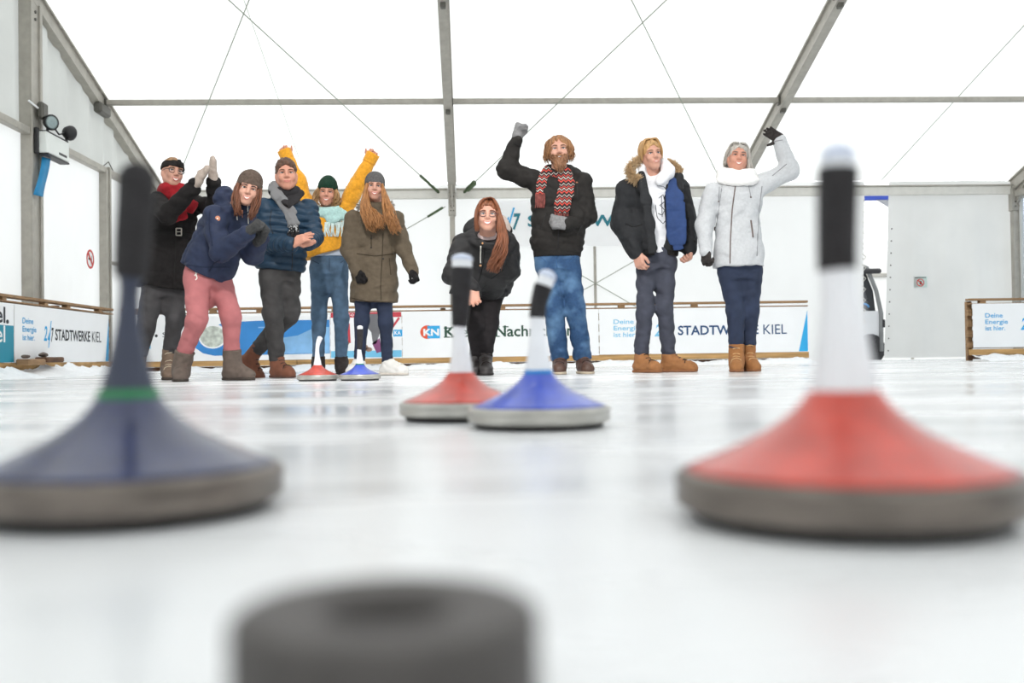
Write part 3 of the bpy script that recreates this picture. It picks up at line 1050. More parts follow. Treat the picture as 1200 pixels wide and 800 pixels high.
M_SGRN = mat('green ring', (24, 120, 70), .4, 0, .05, 20)
M_CAPB = mat('pale blue cap', (206, 214, 232), .4, 0, .03, 20)


def stock(px, Y, rpx, label, body, hand, rim, ring, handle, cap=None):
    """handle: dict of the axis (list of (offset_x, z, radius)), grip z range"""
    base = at_y(px, 500, Y)
    R = .135
    o = empty('ice_stock', (base[0], Y, 0), label, 'ice stock', 'ice stocks')
    L = Vector((0, 0, 0))
    MB().lathe([(.108, .0), (.118, .001), (.121, .004), (.121, .012), (.116, .014)], 56).build('running_plate', M_PLATE, o, True, loc=L)
    smooth_by_angle(MB().lathe([(.124, .009), (.131, .011), (.1345, .015), (R, .019), (.1335, .0225), (.1335, .0255), (R, .0285), (.1345, .035), (.131, .0385), (.124, .0405), (.110, .0405)], 72).build('rim', rim, o, loc=L), .9)
    prof = [(.127, .0398), (.118, .0437), (.106, .0484), (.092, .0545), (.0785, .0612), (.063, .0690), (.049, .0785), (.040, .0860), (.0345, .0920), (.0295, .0985), (.0276, .1015), (.024, .1030), (.014, .1035)]
    MB().lathe(prof, 64).build('body', body, o, True, loc=L)
    if ring:
        MB().lathe([(.0284, .0995), (.0272, .1045), (.0252, .1085), (.0230, .1090)], 32).build('ring', ring, o, True, loc=L)
    z1 = .0925
    pts = handle['axis']
    # smooth the axis
    zz = np.linspace(0, 1, len(pts))
    q = np.linspace(0, 1, 40)
    A = np.array(pts, float)
    sm = np.stack([np.interp(q, zz, A[:, k]) for k in range(3)], 1)
    for _ in range(3):
        sm[1:-1] = (sm[:-2] + 2 * sm[1:-1] + sm[2:]) / 4
    P3 = [(x, 0, z) for x, z, r in sm]
    g0, g1 = handle['grip'] if handle['grip'] else (9, 9)
    low = [(p, s[2]) for p, s in zip(P3, sm)]
    MB().tube([p for p, r in low], [r for p, r in low], 20).build('handle', hand, o, True, loc=L)
    gp = [(p, r) for p, r in low if g0 <= p[2] <= g1]
    if gp:
        MB().tube([p for p, r in gp], [r * 1.0 + .0022 for p, r in gp], 20).build('grip', M_GRIP, o, True, loc=L)
    if handle.get('cap', True):
        e, r = np.array(low[-1][0]), low[-1][1]
        t = np.array(low[-1][0]) - np.array(low[-3][0])
        t /= np.linalg.norm(t)
        MB().tube([e - t * .004, e, e + t * .006, e + t * .010], [r * 1.02, r * 1.06, r * .85, r * .35], 20).build('end_cap', cap or hand, o, True, loc=L)
    return o


CONE = [(0, .100, .0262), (0, .112, .0245), (0, .135, .0208), (-.001, .165, .0160), (-.003, .192, .0132)]
stock(990, .784, 204, 'big red ice stock with black taped grip in the right foreground', M_SRED, M_HWHT, M_RIMD, None,
      {'axis': CONE + [(-.004, .205, .0130), (-.003, .24, .0135), (-.002, .265, .0138), (-.001, .290, .0138)], 'grip': (.196, .282)}, M_CAPB)
stock(151, .905, 176, 'big navy ice stock with green ring and dark handle in the left foreground', M_SNAV, M_HNAV, M_RIMD, M_SGRN,
      {'axis': [(0, .100, .0255), (0, .112, .0228), (0, .135, .0165), (.0, .165, .0105), (.0015, .195, .0085), (.002, .205, .0095), (.003, .211, .0128), (.005, .245, .0138), (.008, .275, .0142), (.009, .302, .0142)], 'grip': (.208, .304), 'cap': True}, M_GRIP)
stock(632, 1.88, 84, 'blue ice stock with bent white and black handle in the middle', M_SBLU, M_HWHT, M_RIM, mat('cyan ring', (30, 130, 200), .4, 0, .05, 20),
      {'axis': [(0, .100, .0262), (0, .115, .0245), (0, .145, .019), (-.001, .175, .0145), (-.001, .205, .0128), (.001, .23, .0132), (.008, .255, .0150), (.016, .277, .0165), (.020, .287, .0165)], 'grip': (.207, .271)}, M_CAPB)
stock(541, 2.16, 73, 'red ice stock with straight black taped grip in the middle', M_SRED, M_HWHT, M_RIM, None,
      {'axis': CONE + [(-.001, .21, .0155), (.001, .25, .0180), (.004, .30, .0210), (.006, .349, .0222)], 'grip': (.198, .330)}, M_CAPB)
stock(373, 6.5, 24.2, 'small distant red ice stock with bent white handle', M_SRED, M_HWHT, M_RIM, None,
      {'axis': [(0, .100, .0265), (0, .12, .0235), (-.001, .15, .017), (-.002, .19, .0130), (0, .22, .0125), (.004, .243, .0145), (.012, .266, .0165), (.018, .278, .0170)], 'grip': None})
stock(422.5, 6.43, 24.5, 'small distant blue ice stock with straight black grip', M_SBLU, M_HWHT, M_RIM, M_SGRN,
      {'axis': CONE + [(.001, .215, .0148), (.003, .26, .0165), (.004, .31, .0180), (.004, .343, .0180)], 'grip': (.196, .334)})
# target puck (rubber ring)
pk = at_y(452, 700, .35)
M_PUCK = mat('matt black rubber', (74, 70, 68), .55, 0, .12, 60, .2, 200)
R = .0535
po = smooth_by_angle(MB().lathe([(.021, 0), (.049, .0), (R - .001, .003), (R, .007), (R, .0405), (R - .0006, .0440), (R - .003, .0458), (.044, .0466), (.026, .0460), (.0225, .0440), (.0205, .0400), (.0205, .012), (.019, .010), (.001, .010)], 64).build('puck', M_PUCK, None, loc=(pk[0], .35, 0)), .9)
tag(po, 'black rubber target puck with a hole in the near foreground', 'puck')
# ================================================================== SURFACES FROM DISTANCE FIELDS (clothes, bodies, hair)
def vec(*a):
    return np.array(a, float)


def unit(v):
    v = np.asarray(v, float)
    return v / (np.linalg.norm(v) + 1e-12)


class Field:
    def __init__(s):
        s.ops = []

    def _add(s, kind, fn, lo, hi, k):
        s.ops.append((kind, fn, np.asarray(lo, float), np.asarray(hi, float), k))
        return s

    def limb(s, a, b, ra, rb, k=.02, cut=(0, 0), ring=None, flat=None, sub=False, bulge=0.0):
        """tapered round bar; cut: flat end at a / b; ring=(pitch, amp) quilting; flat=(axis, factor) squash"""
        a, b = np.asarray(a, float), np.asarray(b, float)
        ab = b - a
        L2 = ab @ ab + 1e-12
        L = math.sqrt(L2)
        t_ = ab / L
        if flat is not None:
            fa = unit(np.asarray(flat[0], float))
            fa = unit(fa - t_ * (fa @ t_))
            ff = flat[1]

        def fn(x, y, z):
            px, py, pz = x - a[0], y - a[1], z - a[2]
            t0 = (px * ab[0] + py * ab[1] + pz * ab[2]) / L2
            t = np.clip(t0, 0, 1)
            qx, qy, qz = px - ab[0] * t, py - ab[1] * t, pz - ab[2] * t
            d2 = qx * qx + qy * qy + qz * qz
            sc = 1.0
            if flat is not None:
                w = qx * fa[0] + qy * fa[1] + qz * fa[2]
                d2 = d2 + w * w * (1 / ff ** 2 - 1)
                sc = min(1.0, ff)
            r = ra + (rb - ra) * t
            if bulge:
                r = r + bulge * 4 * t * (1 - t)
            if ring is not None:
                r = r + ring[1] * (np.abs(np.sin(math.pi * t * L / ring[0] + .4)) ** .7 - .6)
            d = (np.sqrt(d2) - r) * sc
            if cut[0]:
                d = np.maximum(d, -t0 * L)
            if cut[1]:
                d = np.maximum(d, (t0 - 1) * L)
            return d
        m = max(ra, rb) + abs(bulge) + .02
        if flat is not None:
            m *= max(1, flat[1])
        return s._add('sub' if sub else 'add', fn, np.minimum(a, b) - m, np.maximum(a, b) + m, k)

    def chain(s, pts, rs, k=.02, **kw):
        for i in range(len(pts) - 1):
            s.limb(pts[i], pts[i + 1], rs[i], rs[i + 1], k, **kw)
        return s

    def ell(s, c, r, A=None, k=.02, sub=False):
        c, r = np.asarray(c, float), np.asarray(r, float)
        A = np.eye(3) if A is None else np.asarray(A)     # rows: local axes in world

        def fn(x, y, z):
            px, py, pz = x - c[0], y - c[1], z - c[2]
            u = [(px * A[i][0] + py * A[i][1] + pz * A[i][2]) / r[i] for i in range(3)]
            k0 = np.sqrt(u[0] ** 2 + u[1] ** 2 + u[2] ** 2)
            k1 = np.sqrt((u[0] / r[0]) ** 2 + (u[1] / r[1]) ** 2 + (u[2] / r[2]) ** 2) + 1e-9
            return k0 * (k0 - 1) / k1
        m = np.sqrt((np.asarray(A).T ** 2) @ (r ** 2)) + .02
        return s._add('sub' if sub else 'add', fn, c - m, c + m, k)

    def loft(s, a, b, lat, st, k=.02, p=2.2, cut=(1, 1), front=None, ring=None):
        """body of stations st=[(t, half width, half depth, front shift)] along a->b, lat = width direction"""
        a, b = np.asarray(a, float), np.asarray(b, float)
        ab = b - a
        L = np.linalg.norm(ab)
        t_ = ab / L
        lat = unit(np.asarray(lat, float) - t_ * (np.asarray(lat, float) @ t_))
        fr = np.cross(lat, t_)
        if front is not None and fr @ np.asarray(front, float) < 0:
            fr = -fr
        st = np.array([tuple(q) + (0,) * (4 - len(q)) for q in st], float)
        # smooth stations
        tt = np.linspace(st[0, 0], st[-1, 0], 64)
        W = np.stack([np.interp(tt, st[:, 0], st[:, i]) for i in (1, 2, 3)], 1)
        for _ in range(6):
            W[1:-1] = (W[:-2] + 2 * W[1:-1] + W[2:]) / 4

        def fn(x, y, z):
            px, py, pz = x - a[0], y - a[1], z - a[2]
            t = (px * t_[0] + py * t_[1] + pz * t_[2]) / L
            u = px * lat[0] + py * lat[1] + pz * lat[2]
            v = px * fr[0] + py * fr[1] + pz * fr[2]
            sh = t.shape
            tf = t.ravel()
            wx = np.interp(tf, tt, W[:, 0]).reshape(sh)
            wy = np.interp(tf, tt, W[:, 1]).reshape(sh)
            v = v - np.interp(tf, tt, W[:, 2]).reshape(sh)
            if ring is not None:
                q = ring[1] * (np.abs(np.sin(math.pi * t * L / ring[0])) ** .7 - .6)
                wx, wy = wx + q, wy + q
            e = (np.abs(u / wx) ** p + np.abs(v / wy) ** p + 1e-9) ** (1 / p)
            d = (e - 1) * np.minimum(wx, wy)
            if cut[0]:
                d = np.maximum(d, (tt[0] - t) * L)
            if cut[1]:
                d = np.maximum(d, (t - tt[-1]) * L)
            return d
        m = max(W[:, 0].max(), W[:, 1].max() + np.abs(W[:, 2]).max()) + .03
        A_, B_ = a + ab * tt[0], a + ab * tt[-1]
        return s._add('add', fn, np.minimum(A_, B_) - m, np.maximum(A_, B_) + m, k)

    def torus(s, c, A, R1, R2, r, k=.02, rz=None):
        """ring in the plane of rows A[0], A[1], radii R1, R2, tube r (rz along the axis)"""
        c, A = np.asarray(c, float), np.asarray(A, float)
        rz = rz or r

        def fn(x, y, z):
            px, py, pz = x - c[0], y - c[1], z - c[2]
            u = px * A[0][0] + py * A[0][1] + pz * A[0][2]
            v = px * A[1][0] + py * A[1][1] + pz * A[1][2]
            w = px * A[2][0] + py * A[2][1] + pz * A[2][2]
            rad = np.sqrt((u / R1) ** 2 + (v / R2) ** 2) + 1e-9
            q = (rad - 1) * min(R1, R2)
            return (np.sqrt((q / r) ** 2 + (w / rz) ** 2) - 1) * min(r, rz)
        m = np.full(3, max(R1, R2) + max(r, rz) + .02)
        return s._add('add', fn, c - m, c + m, k)

    def box(s, c, A, h, rnd=.01, k=.02, sub=False):
        c, A, h = np.asarray(c, float), np.asarray(A, float), np.asarray(h, float)

        def fn(x, y, z):
            px, py, pz = x - c[0], y - c[1], z - c[2]
            q = [np.abs(px * A[i][0] + py * A[i][1] + pz * A[i][2]) - (h[i] - rnd) for i in range(3)]
            o = np.sqrt(sum(np.maximum(e, 0) ** 2 for e in q))
            return o + np.minimum(np.maximum(np.maximum(q[0], q[1]), q[2]), 0) - rnd
        m = np.abs(A).T @ h + .02
        return s._add('sub' if sub else 'add', fn, c - m, c + m, k)

    def plane(s, p, n, lo=None, hi=None, k=.004):
        """cuts everything on the side n points to (inside the optional box)"""
        p, n = np.asarray(p, float), unit(n)

        def fn(x, y, z):
            return (x - p[0]) * n[0] + (y - p[1]) * n[1] + (z - p[2]) * n[2]
        big = 9.0
        return s._add('cut', fn, p - big if lo is None else lo, p + big if hi is None else hi, k)

    def disp(s, fn):
        return s._add('disp', fn, (-99,) * 3, (99,) * 3, 0)

    @staticmethod
    def _comb(kind, d, v, k):
        if kind == 'add':
            h = np.maximum(k - np.abs(d - v), 0) / k
            return np.minimum(d, v) - h * h * k * .25
        if kind == 'sub':
            v = -v
        h = np.maximum(k - np.abs(d - v), 0) / k
        return np.maximum(d, v) + h * h * k * .25

    def at(s, P):
        P = np.atleast_2d(np.asarray(P, float))
        x, y, z = P[:, 0], P[:, 1], P[:, 2]
        d = np.full(len(P), .3)
        for kind, fn, lo, hi, k in s.ops:
            if kind == 'disp':
                d = d + fn(x, y, z)
            elif kind == 'cut':
                ins = np.all((P >= lo) & (P <= hi), 1)
                if ins.any():
                    d[ins] = s._comb('cut', d[ins], fn(x[ins], y[ins], z[ins]), k)
            else:
                d = s._comb(kind, d, fn(x, y, z), k)
        return d

    def hit(s, P, D, far=1.2):
        """march points P along D onto the surface; returns points (nan where missed)"""
        P = np.atleast_2d(np.asarray(P, float)).copy()
        D = np.atleast_2d(np.asarray(D, float))
        D = D / np.linalg.norm(D, axis=1)[:, None]
        t = np.zeros(len(P))
        for _ in range(45):
            st = np.clip(s.at(P + D * t[:, None]) * .8, -.05, .12)
            t += st
            if np.abs(st).max() < 3e-4 or t.min() > 3:
                break
        Q = P + D * t[:, None]
        Q[np.abs(s.at(Q)) > .01] = np.nan
        return Q

    def mesh(s, h, fine=(), hf=.004):
        """polygonise: h spacing, fine = list of (lo, hi) boxes where the axes get spacing hf"""
        adds = [o for o in s.ops if o[0] == 'add']
        lo = np.min([o[2] for o in adds], 0)
        hi = np.max([o[3] for o in adds], 0)
        ax = []
        for i in range(3):
            pts = [lo[i]]
            while pts[-1] < hi[i]:
                q = pts[-1]
                st = hf if any(f[0][i] <= q <= f[1][i] for f in fine) else h
                pts.append(q + st)
            ax.append(np.array(pts))
        X, Y, Z = ax
        d = np.full((len(X), len(Y), len(Z)), .1, np.float32)
        for kind, fn, l, u, k in s.ops:
            if kind == 'disp':
                m = np.abs(d) < .03
                idx = np.nonzero(m)
                d[idx] += fn(X[idx[0]], Y[idx[1]], Z[idx[2]])
                continue
            sl = []
            for i in range(3):
                a0 = max(0, np.searchsorted(ax[i], l[i] - k) - 1)
                a1 = min(len(ax[i]), np.searchsorted(ax[i], u[i] + k) + 1)
                sl.append(slice(a0, a1))
            if any(q.stop <= q.start for q in sl):
                continue
            xs, ys, zs = X[sl[0]][:, None, None], Y[sl[1]][None, :, None], Z[sl[2]][None, None, :]
            v = fn(xs, ys, zs)
            d[tuple(sl)] = s._comb(kind, d[tuple(sl)], v, k)
        d[0], d[-1], d[:, 0], d[:, -1], d[:, :, 0], d[:, :, -1] = (.05,) * 6
        return nets(d, ax)


def nets(d, ax):
    s = d < 0
    nx, ny, nz = d.shape
    cnt = np.zeros((nx - 1, ny - 1, nz - 1), np.uint8)
    for i in (0, 1):
        for j in (0, 1):
            for k in (0, 1):
                cnt += s[i:nx - 1 + i, j:ny - 1 + j, k:nz - 1 + k]
    act = (cnt > 0) & (cnt < 8)
    I = np.argwhere(act)
    if len(I) == 0:
        return np.zeros((0, 3)), np.zeros((0, 4), int)
    ids = np.full(act.shape, -1, np.int32)
    ids[act] = np.arange(len(I))
    C = {}
    for i in (0, 1):
        for j in (0, 1):
            for k in (0, 1):
                C[i, j, k] = d[I[:, 0] + i, I[:, 1] + j, I[:, 2] + k].astype(np.float64)
    acc = np.zeros((len(I), 3))
    num = np.zeros(len(I))
    for a in C:
        for axis in range(3):
            if a[axis] == 0:
                b = list(a)
                b[axis] = 1
                va, vb = C[a], C[tuple(b)]
                cr = (va < 0) != (vb < 0)
                t = np.where(cr, va / np.where(cr, va - vb, 1), 0)
                p = np.tile(np.array(a, float), (len(I), 1))
                p[:, axis] += t
                acc[cr] += p[cr]
                num[cr] += 1
    loc = acc / num[:, None]
    V = np.stack([ax[i][I[:, i]] + loc[:, i] * (ax[i][I[:, i] + 1] - ax[i][I[:, i]]) for i in range(3)], 1)
    F = []
    for axis in range(3):
        sl0 = [slice(None)] * 3
        sl1 = [slice(None)] * 3
        sl0[axis], sl1[axis] = slice(0, -1), slice(1, None)
        e = s[tuple(sl0)] != s[tuple(sl1)]
        E = np.argwhere(e)
        o1, o2 = [(1, 2), (2, 0), (0, 1)][axis]
        ok = (E[:, o1] > 0) & (E[:, o2] > 0) & (E[:, o1] < act.shape[o1]) & (E[:, o2] < act.shape[o2])
        E = E[ok]
        ins = s[E[:, 0], E[:, 1], E[:, 2]]

        def cid(a, b):
            q = E.copy()
            q[:, o1] -= a
            q[:, o2] -= b
            return ids[q[:, 0], q[:, 1], q[:, 2]]
        q = np.stack([cid(1, 1), cid(0, 1), cid(0, 0), cid(1, 0)], 1)
        q[~ins] = q[~ins][:, ::-1]
        F.append(q)
    F = np.concatenate(F)
    F = F[(F >= 0).all(1)]
    return V, F


def sdf_obj(name, fld, h, m, parent, fine=(), hf=.004, relax=1):
    V, F = fld.mesh(h, fine, hf)
    for _ in range(relax):          # light fairing of the polygonised surface
        src = np.concatenate([F[:, i] for i in range(4) for j in (1, 3)])
        dst = np.concatenate([F[:, (i + j) % 4] for i in range(4) for j in (1, 3)])
        n = np.bincount(src, minlength=len(V)).astype(float)
        S = np.stack([np.bincount(src, V[dst, q], len(V)) for q in range(3)], 1)
        V = V * .5 + .5 * S / np.maximum(n, 1)[:, None]
    return quads_obj(name, V, F, m, parent)


def quads_obj(name, V, F, m, parent):
    V = V - wloc(parent)
    me = bpy.data.meshes.new(name)
    me.vertices.add(len(V))
    me.vertices.foreach_set('co', V.astype(np.float32).ravel())
    me.loops.add(F.size)
    me.loops.foreach_set('vertex_index', F.astype(np.int32).ravel())
    me.polygons.add(len(F))
    me.polygons.foreach_set('loop_start', np.arange(0, F.size, 4, dtype=np.int32))
    me.update(calc_edges=True)
    return link_mesh(name, me, m, parent, True)


def folds(seed, amp, freq=22.0, direc=(0, 0, 1), aniso=.35):
    """cloth folds: warped creases running mainly across `direc`"""
    rg = np.random.RandomState(seed)
    d0 = unit(direc)
    W = []
    for i in range(5):
        v = unit(d0 + rg.normal(0, aniso, 3)) * freq * (1.5, 2.2, 2.8, 3.4, 4.2)[i]
        w = rg.normal(0, 1, 3) * freq * .45
        W.append((v, w, rg.rand() * 6.28, rg.rand() * 6.28, (1.0, .8, .7, .5, .4)[i]))

    def fn(x, y, z):
        o = 0
        for v, w, p, q, a in W:
            o = o + a * (np.sqrt(np.abs(np.sin(.5 * (v[0] * x + v[1] * y + v[2] * z) + p + 1.3 * np.sin(w[0] * x + w[1] * y + w[2] * z + q)))) - .76)
        return -2.0 * amp * o
    return fn


def rot(yaw=0, pitch=0, roll=0):
    """rows: local axes (right, back, up) of a head that faces -Y; yaw>0 turns the face to image right,
    pitch>0 lifts it, roll>0 leans the crown to image right; degrees"""
    y, p, r = map(math.radians, (yaw, pitch, roll))
    Rz = np.array([[math.cos(y), -math.sin(y), 0], [math.sin(y), math.cos(y), 0], [0, 0, 1]])
    Rx = np.array([[1, 0, 0], [0, math.cos(-p), -math.sin(-p)], [0, math.sin(-p), math.cos(-p)]])
    Ry = np.array([[math.cos(r), 0, math.sin(r)], [0, 1, 0], [-math.sin(r), 0, math.cos(r)]])
    return (Ry @ Rz @ Rx).T          # rows = images of the local axes
# ================================================================== PEOPLE
SKIN = mat('fair skin', (198, 148, 128), .5, 0, .05, 30, .05, 300)
SKIN2 = mat('rosy skin', (200, 142, 120), .5, 0, .06, 30, .05, 300)
LIP = mat('lips', (198, 118, 108), .45, 0, .05, 60)
TEETH = mat('teeth', (228, 220, 210), .3, 0, .02, 60)
MOUTHD = mat('mouth inside', (90, 34, 34), .6, 0, .05, 60)
EYEW = mat('eye white', (214, 208, 204), .25, 0, .02, 60)
EYED = mat('dark iris', (50, 44, 42), .2, 0, .05, 60)
EYEB = mat('blue grey iris', (78, 96, 110), .2, 0, .05, 60)
LASH = mat('dark lashes', (58, 42, 36), .6, 0, .05, 60)


def dim(c, k):
    return tuple(v * k for v in c)


def jeans(name, col, var=.22):
    return mat(name, dim(col, .84), .85, 0, var, 12, .5, 220, detail=6, crease=.6)


def cloth(name, col, var=.14, rough=.85, scale=28, bump=.35, bs=200, sheen=.0, crease=.8):
    return mat(name, dim(col, .86), rough, 0, var, scale, bump, bs, sheen=sheen, spec=.3, crease=crease)


def hairmat(name, col, var=.4):
    return mat(name, dim(col, .9), .5, 0, var, 55, .5, 160, stretch=(1, 1, .12), spec=.4)


def uv_ell(c, A, r, n=10, m=7):
    v, f = [], []
    for j in range(m + 1):
        th = math.pi * j / m
        for i in range(n):
            ph = 2 * math.pi * i / n
            q = (r[0] * math.sin(th) * math.cos(ph), r[1] * math.sin(th) * math.sin(ph), r[2] * math.cos(th))
            v.append(c + q[0] * A[0] + q[1] * A[1] + q[2] * A[2])
    for j in range(m):
        for i in range(n):
            a, b = j * n + i, j * n + (i + 1) % n
            f.append((a, a + n, b + n, b))
    return v, f


def faded(name, dark, light, sc=4.0):
    """denim with worn, washed-out patches"""
    m = mat(name, dim(dark, .86), .85, 0, .15, 60, .5, 220, crease=.6)
    nt = m.node_tree
    b = nt.nodes['Principled BSDF']
    src = b.inputs['Base Color'].links[0].from_socket
    tc = nt.nodes.new('ShaderNodeTexCoord')
    n = nt.nodes.new('ShaderNodeTexNoise')
    n.inputs['Scale'].default_value = sc
    n.inputs['Detail'].default_value = 3
    nt.links.new(tc.outputs['Object'], n.inputs['Vector'])
    r = nt.nodes.new('ShaderNodeMapRange')
    r.inputs[1].default_value, r.inputs[2].default_value = .48, .86
    nt.links.new(n.outputs[0], r.inputs[0])
    mx = nt.nodes.new('ShaderNodeMixRGB')
    mx.inputs[2].default_value = (*s2l(light), 1)
    nt.links.new(r.outputs[0], mx.inputs[0])
    nt.links.new(src, mx.inputs[1])
    nt.links.new(mx.outputs[0], b.inputs['Base Color'])
    return m


class Person:
    def __init__(s, px, py, Y, label, skin=SKIN):
        q = at_y(px, py, Y)
        s.Y = Y
        s.sc = Y * F_PX and Y / F_PX            # metres per pixel
        s.root = empty('person', (q[0], Y, 0), label, 'person', 'people on the ice')
        s.skin = skin
        s.body = Field()
        s.fine = []
        s.n = 0

    def J(s, px, py, dy=0.0):
        return at_y(px, py, s.Y + dy)

    def part(s, name, fld, h, m, parent=None, **kw):
        return sdf_obj(name, fld, h, m, parent or s.root, **kw)

    def on(s, fld, pts, lift=.0, back=.9):
        """where the sight lines through the pixels meet a garment"""
        D = np.array([unit(ray(*q)) for q in pts])
        Q = fld.hit(np.array([at_y(*q, s.Y - back) for q in pts]), D)
        return [h - d * lift for h, d in zip(Q, D) if not np.isnan(h[0])]

    def line(s, fld, pts, r, m, name, parent=None, n=10, lift=0.0, sides=6):
        A = np.array(pts, float)
        t = np.linspace(0, 1, len(A))
        q = np.linspace(0, 1, n)
        P = s.on(fld, np.stack([np.interp(q, t, A[:, i]) for i in (0, 1)], 1), lift)
        if len(P) < 2:
            return None
        return MB().tube(P, r, sides).build(name, m, parent or s.root, True)

    def dot(s, fld, px, py, r, m, name, parent=None, flat=.4):
        P = s.on(fld, [(px, py)])
        if not P:
            return None
        A = np.array([RT, -FW, UP])
        return mesh_obj(name, *uv_ell(P[0], A, (r, r * flat, r), 12, 6), m, parent or s.root, True)

    # ---------------------------------------------------------------- head
    def head(s, px, py, dy, A, sc=1.0, neck_to=None, ears=True, neck_r=.055, jaw=1.0, long=1.0):
        c = s.J(px, py, dy)
        s.hc, s.hA, s.hs = c, A, sc
        F = s.headF = Field()

        def g(x, y, z):
            return c + (x * A[0] + y * A[1] + z * A[2]) * sc
        s.g = g
        R = lambda *r: np.array(r) * sc
        F.ell(g(0, .016, .034), R(.073, .092, .080), A, .01)
        F.ell(g(0, -.026, -.028 * long), R(.057 * jaw, .066, .077 * long), A, .03 * sc)
        F.ell(g(0, -.066, -.088 * long), R(.023 * jaw, .022, .018), A, .03 * sc)
        for e in (-1, 1):
            F.limb(g(e * .047 * jaw, .004, -.042), g(e * .014, -.062, -.085 * long), .022 * sc, .016 * sc, .03 * sc)
            F.ell(g(e * .036, -.066, -.024), R(.024, .022, .024), A, .02 * sc)
            F.limb(g(e * .044, -.072, .030), g(e * .008, -.086, .024), .011 * sc, .011 * sc, .02 * sc)
            F.ell(g(e * .032, -.104, .008), R(.019, .018, .012), A, .014 * sc, sub=True)
            if ears:
                F.ell(g(e * .074, .010, -.008), R(.010, .018, .030), A, .008 * sc)
        F.limb(g(0, -.086, .016), g(0, -.107, -.020), .0085 * sc, .0125 * sc, .012 * sc)
        for e in (-1, 1):
            F.ell(g(e * .011, -.096, -.026), R(.010, .011, .0085), A, .008 * sc)
        F.limb(g(-.018, -.087, -.052), g(.018, -.087, -.052), .010 * sc, .010 * sc, .014 * sc)
        F.limb(g(-.014, -.086, -.064), g(.014, -.086, -.064), .010 * sc, .010 * sc, .014 * sc)
        nb = neck_to if neck_to is not None else g(0, .03, -.2)
        F.limb(g(0, .018, -.055), nb, neck_r * sc, neck_r * 1.15, .03)
        s.fine.append((c - .13 * sc, c + .13 * sc))
        s.body.ops += F.ops
        return s

    def sk(s, x, z, lift=0.0):
        """point of the face at head coordinates x, z"""
        return s.sks([(x, z)], lift)[0]

    def sks(s, xz, lift=0.0):
        Q = s.headF.hit(np.array([s.g(x, -.16, z) for x, z in xz]), s.hA[1])
        return [q - s.hA[1] * lift for q in Q]

    def face(s, brow=LASH, iris=EYED, lips=LIP, smile=.5, teeth=True, open_=0.0, squint=0.0, mw=.026, brow_r=.0042):
        A, sc = s.hA, s.hs
        mz = -.059
        for e in (-1, 1):
            c = s.sk(e * .0315, .008)
            ez = .0062 * (1 - squint)
            eye = mesh_obj('eye', *uv_ell(c, A, (.0145 * sc, .0035, ez), 12, 7), EYEW, s.root, True)
            mesh_obj('iris', *uv_ell(c - A[1] * .0012, A, (.0066 * sc, .0036, min(ez * .99, .0062)), 10, 6), iris, eye, True)
            P = s.sks([(e * .0315 + q * .0155, .008 + ez * (1.05 - 1.0 * q * q) + .0005) for q in (-1, -.5, 0, .5, 1)], .002)
            MB().tube(P, [.0018, .0030, .0036, .0032, .0020], 6).build('eyelashes', LASH, eye, True)
            P = s.sks([(e * (.014 + .036 * q), .026 + .008 * math.sin(q * 2.4) - .004 * q) for q in (0, .3, .6, 1)], .001)
            MB().tube(P, [brow_r, brow_r * 1.2, brow_r, brow_r * .5], 6).build('eyebrow', brow, s.root, True)
        N = 9
        t = np.linspace(-1, 1, N)
        up = [(.0 + mw * q, mz + .010 * smile * q * q + .004 - .002 * abs(q)) for q in t]
        opn = .005 + .0075 * smile * teeth + open_
        lo = [(.0 + mw * q, mz + .010 * smile * q * q + .004 - opn * (1 - q * q)) for q in t]
        lr = np.array([.0012, .0022, .0028, .0031, .0028, .0031, .0028, .0022, .0012]) * sc
        mo = MB().tube(s.sks([(x, z + .002) for x, z in up], .001), lr, 6).tube(s.sks([(x, z - .003) for x, z in lo], .001), lr * 1.15, 6).build('lips', lips, s.root, True)
        if teeth or open_:
            a = s.sks([(x * .94, z) for x, z in up], .0018)
            cnt = .75 if open_ > .004 else 1.0
            b = s.sks([(x * .94, zu + (z - zu) * cnt) for (x, z), (_, zu) in zip(lo, up)], .0018)
            if open_ > .004:
                d = s.sks([(x * .94, z) for x, z in lo], .0012)
                mesh_obj('mouth_gap', a + d, [(i, i + N, i + N + 1, i + 1) for i in range(N - 1)], MOUTHD, mo)
                b = s.sks([(x * .8, zu + (z - zu) * .4) for (x, z), (_, zu) in zip(lo, up)], .0022)
                a = s.sks([(x * .8, z) for x, z in up], .0022)
            mesh_obj('teeth', a + b, [(i, i + N, i + N + 1, i + 1) for i in range(N - 1)], TEETH, mo)
        return s

    def glasses(s, m, w=.023, h=.020, x=.033, z=.006, r=.0026, round_=2.4):
        A, sc = s.hA, s.hs
        y = min(np.dot(s.sk(e * .0315, .008) - s.hc, A[1]) for e in (-1, 1)) / sc - .014
        mb = MB()
        rims = []
        for e in (-1, 1):
            P = []
            for k in range(21):
                a = 2 * math.pi * k / 20
                ca, sa = math.cos(a), math.sin(a)
                P.append(s.g(e * x + w * math.copysign(abs(ca) ** (2 / round_), ca), y + .003 * abs(ca), z + h * math.copysign(abs(sa) ** (2 / round_), sa)))
            rims.append(P)
            mb.tube(P, r, 6, False)
            mb.tube([s.g(e * (x + w), y + .003, z + .006), s.g(e * .074, y + .03, z + .005), s.g(e * .078, .01, z - .0)], r * .9, 6)
        mb.tube([s.g(-x + w, y, z + .004), s.g(0, y - .003, z + .007), s.g(x - w, y, z + .004)], r, 6)
        go = mb.build('glasses', m, s.root, True)
        for P in rims:
            v = P[:-1]
            mesh_obj('lens', v, [tuple(range(len(v)))], m_lens, go)
        return go

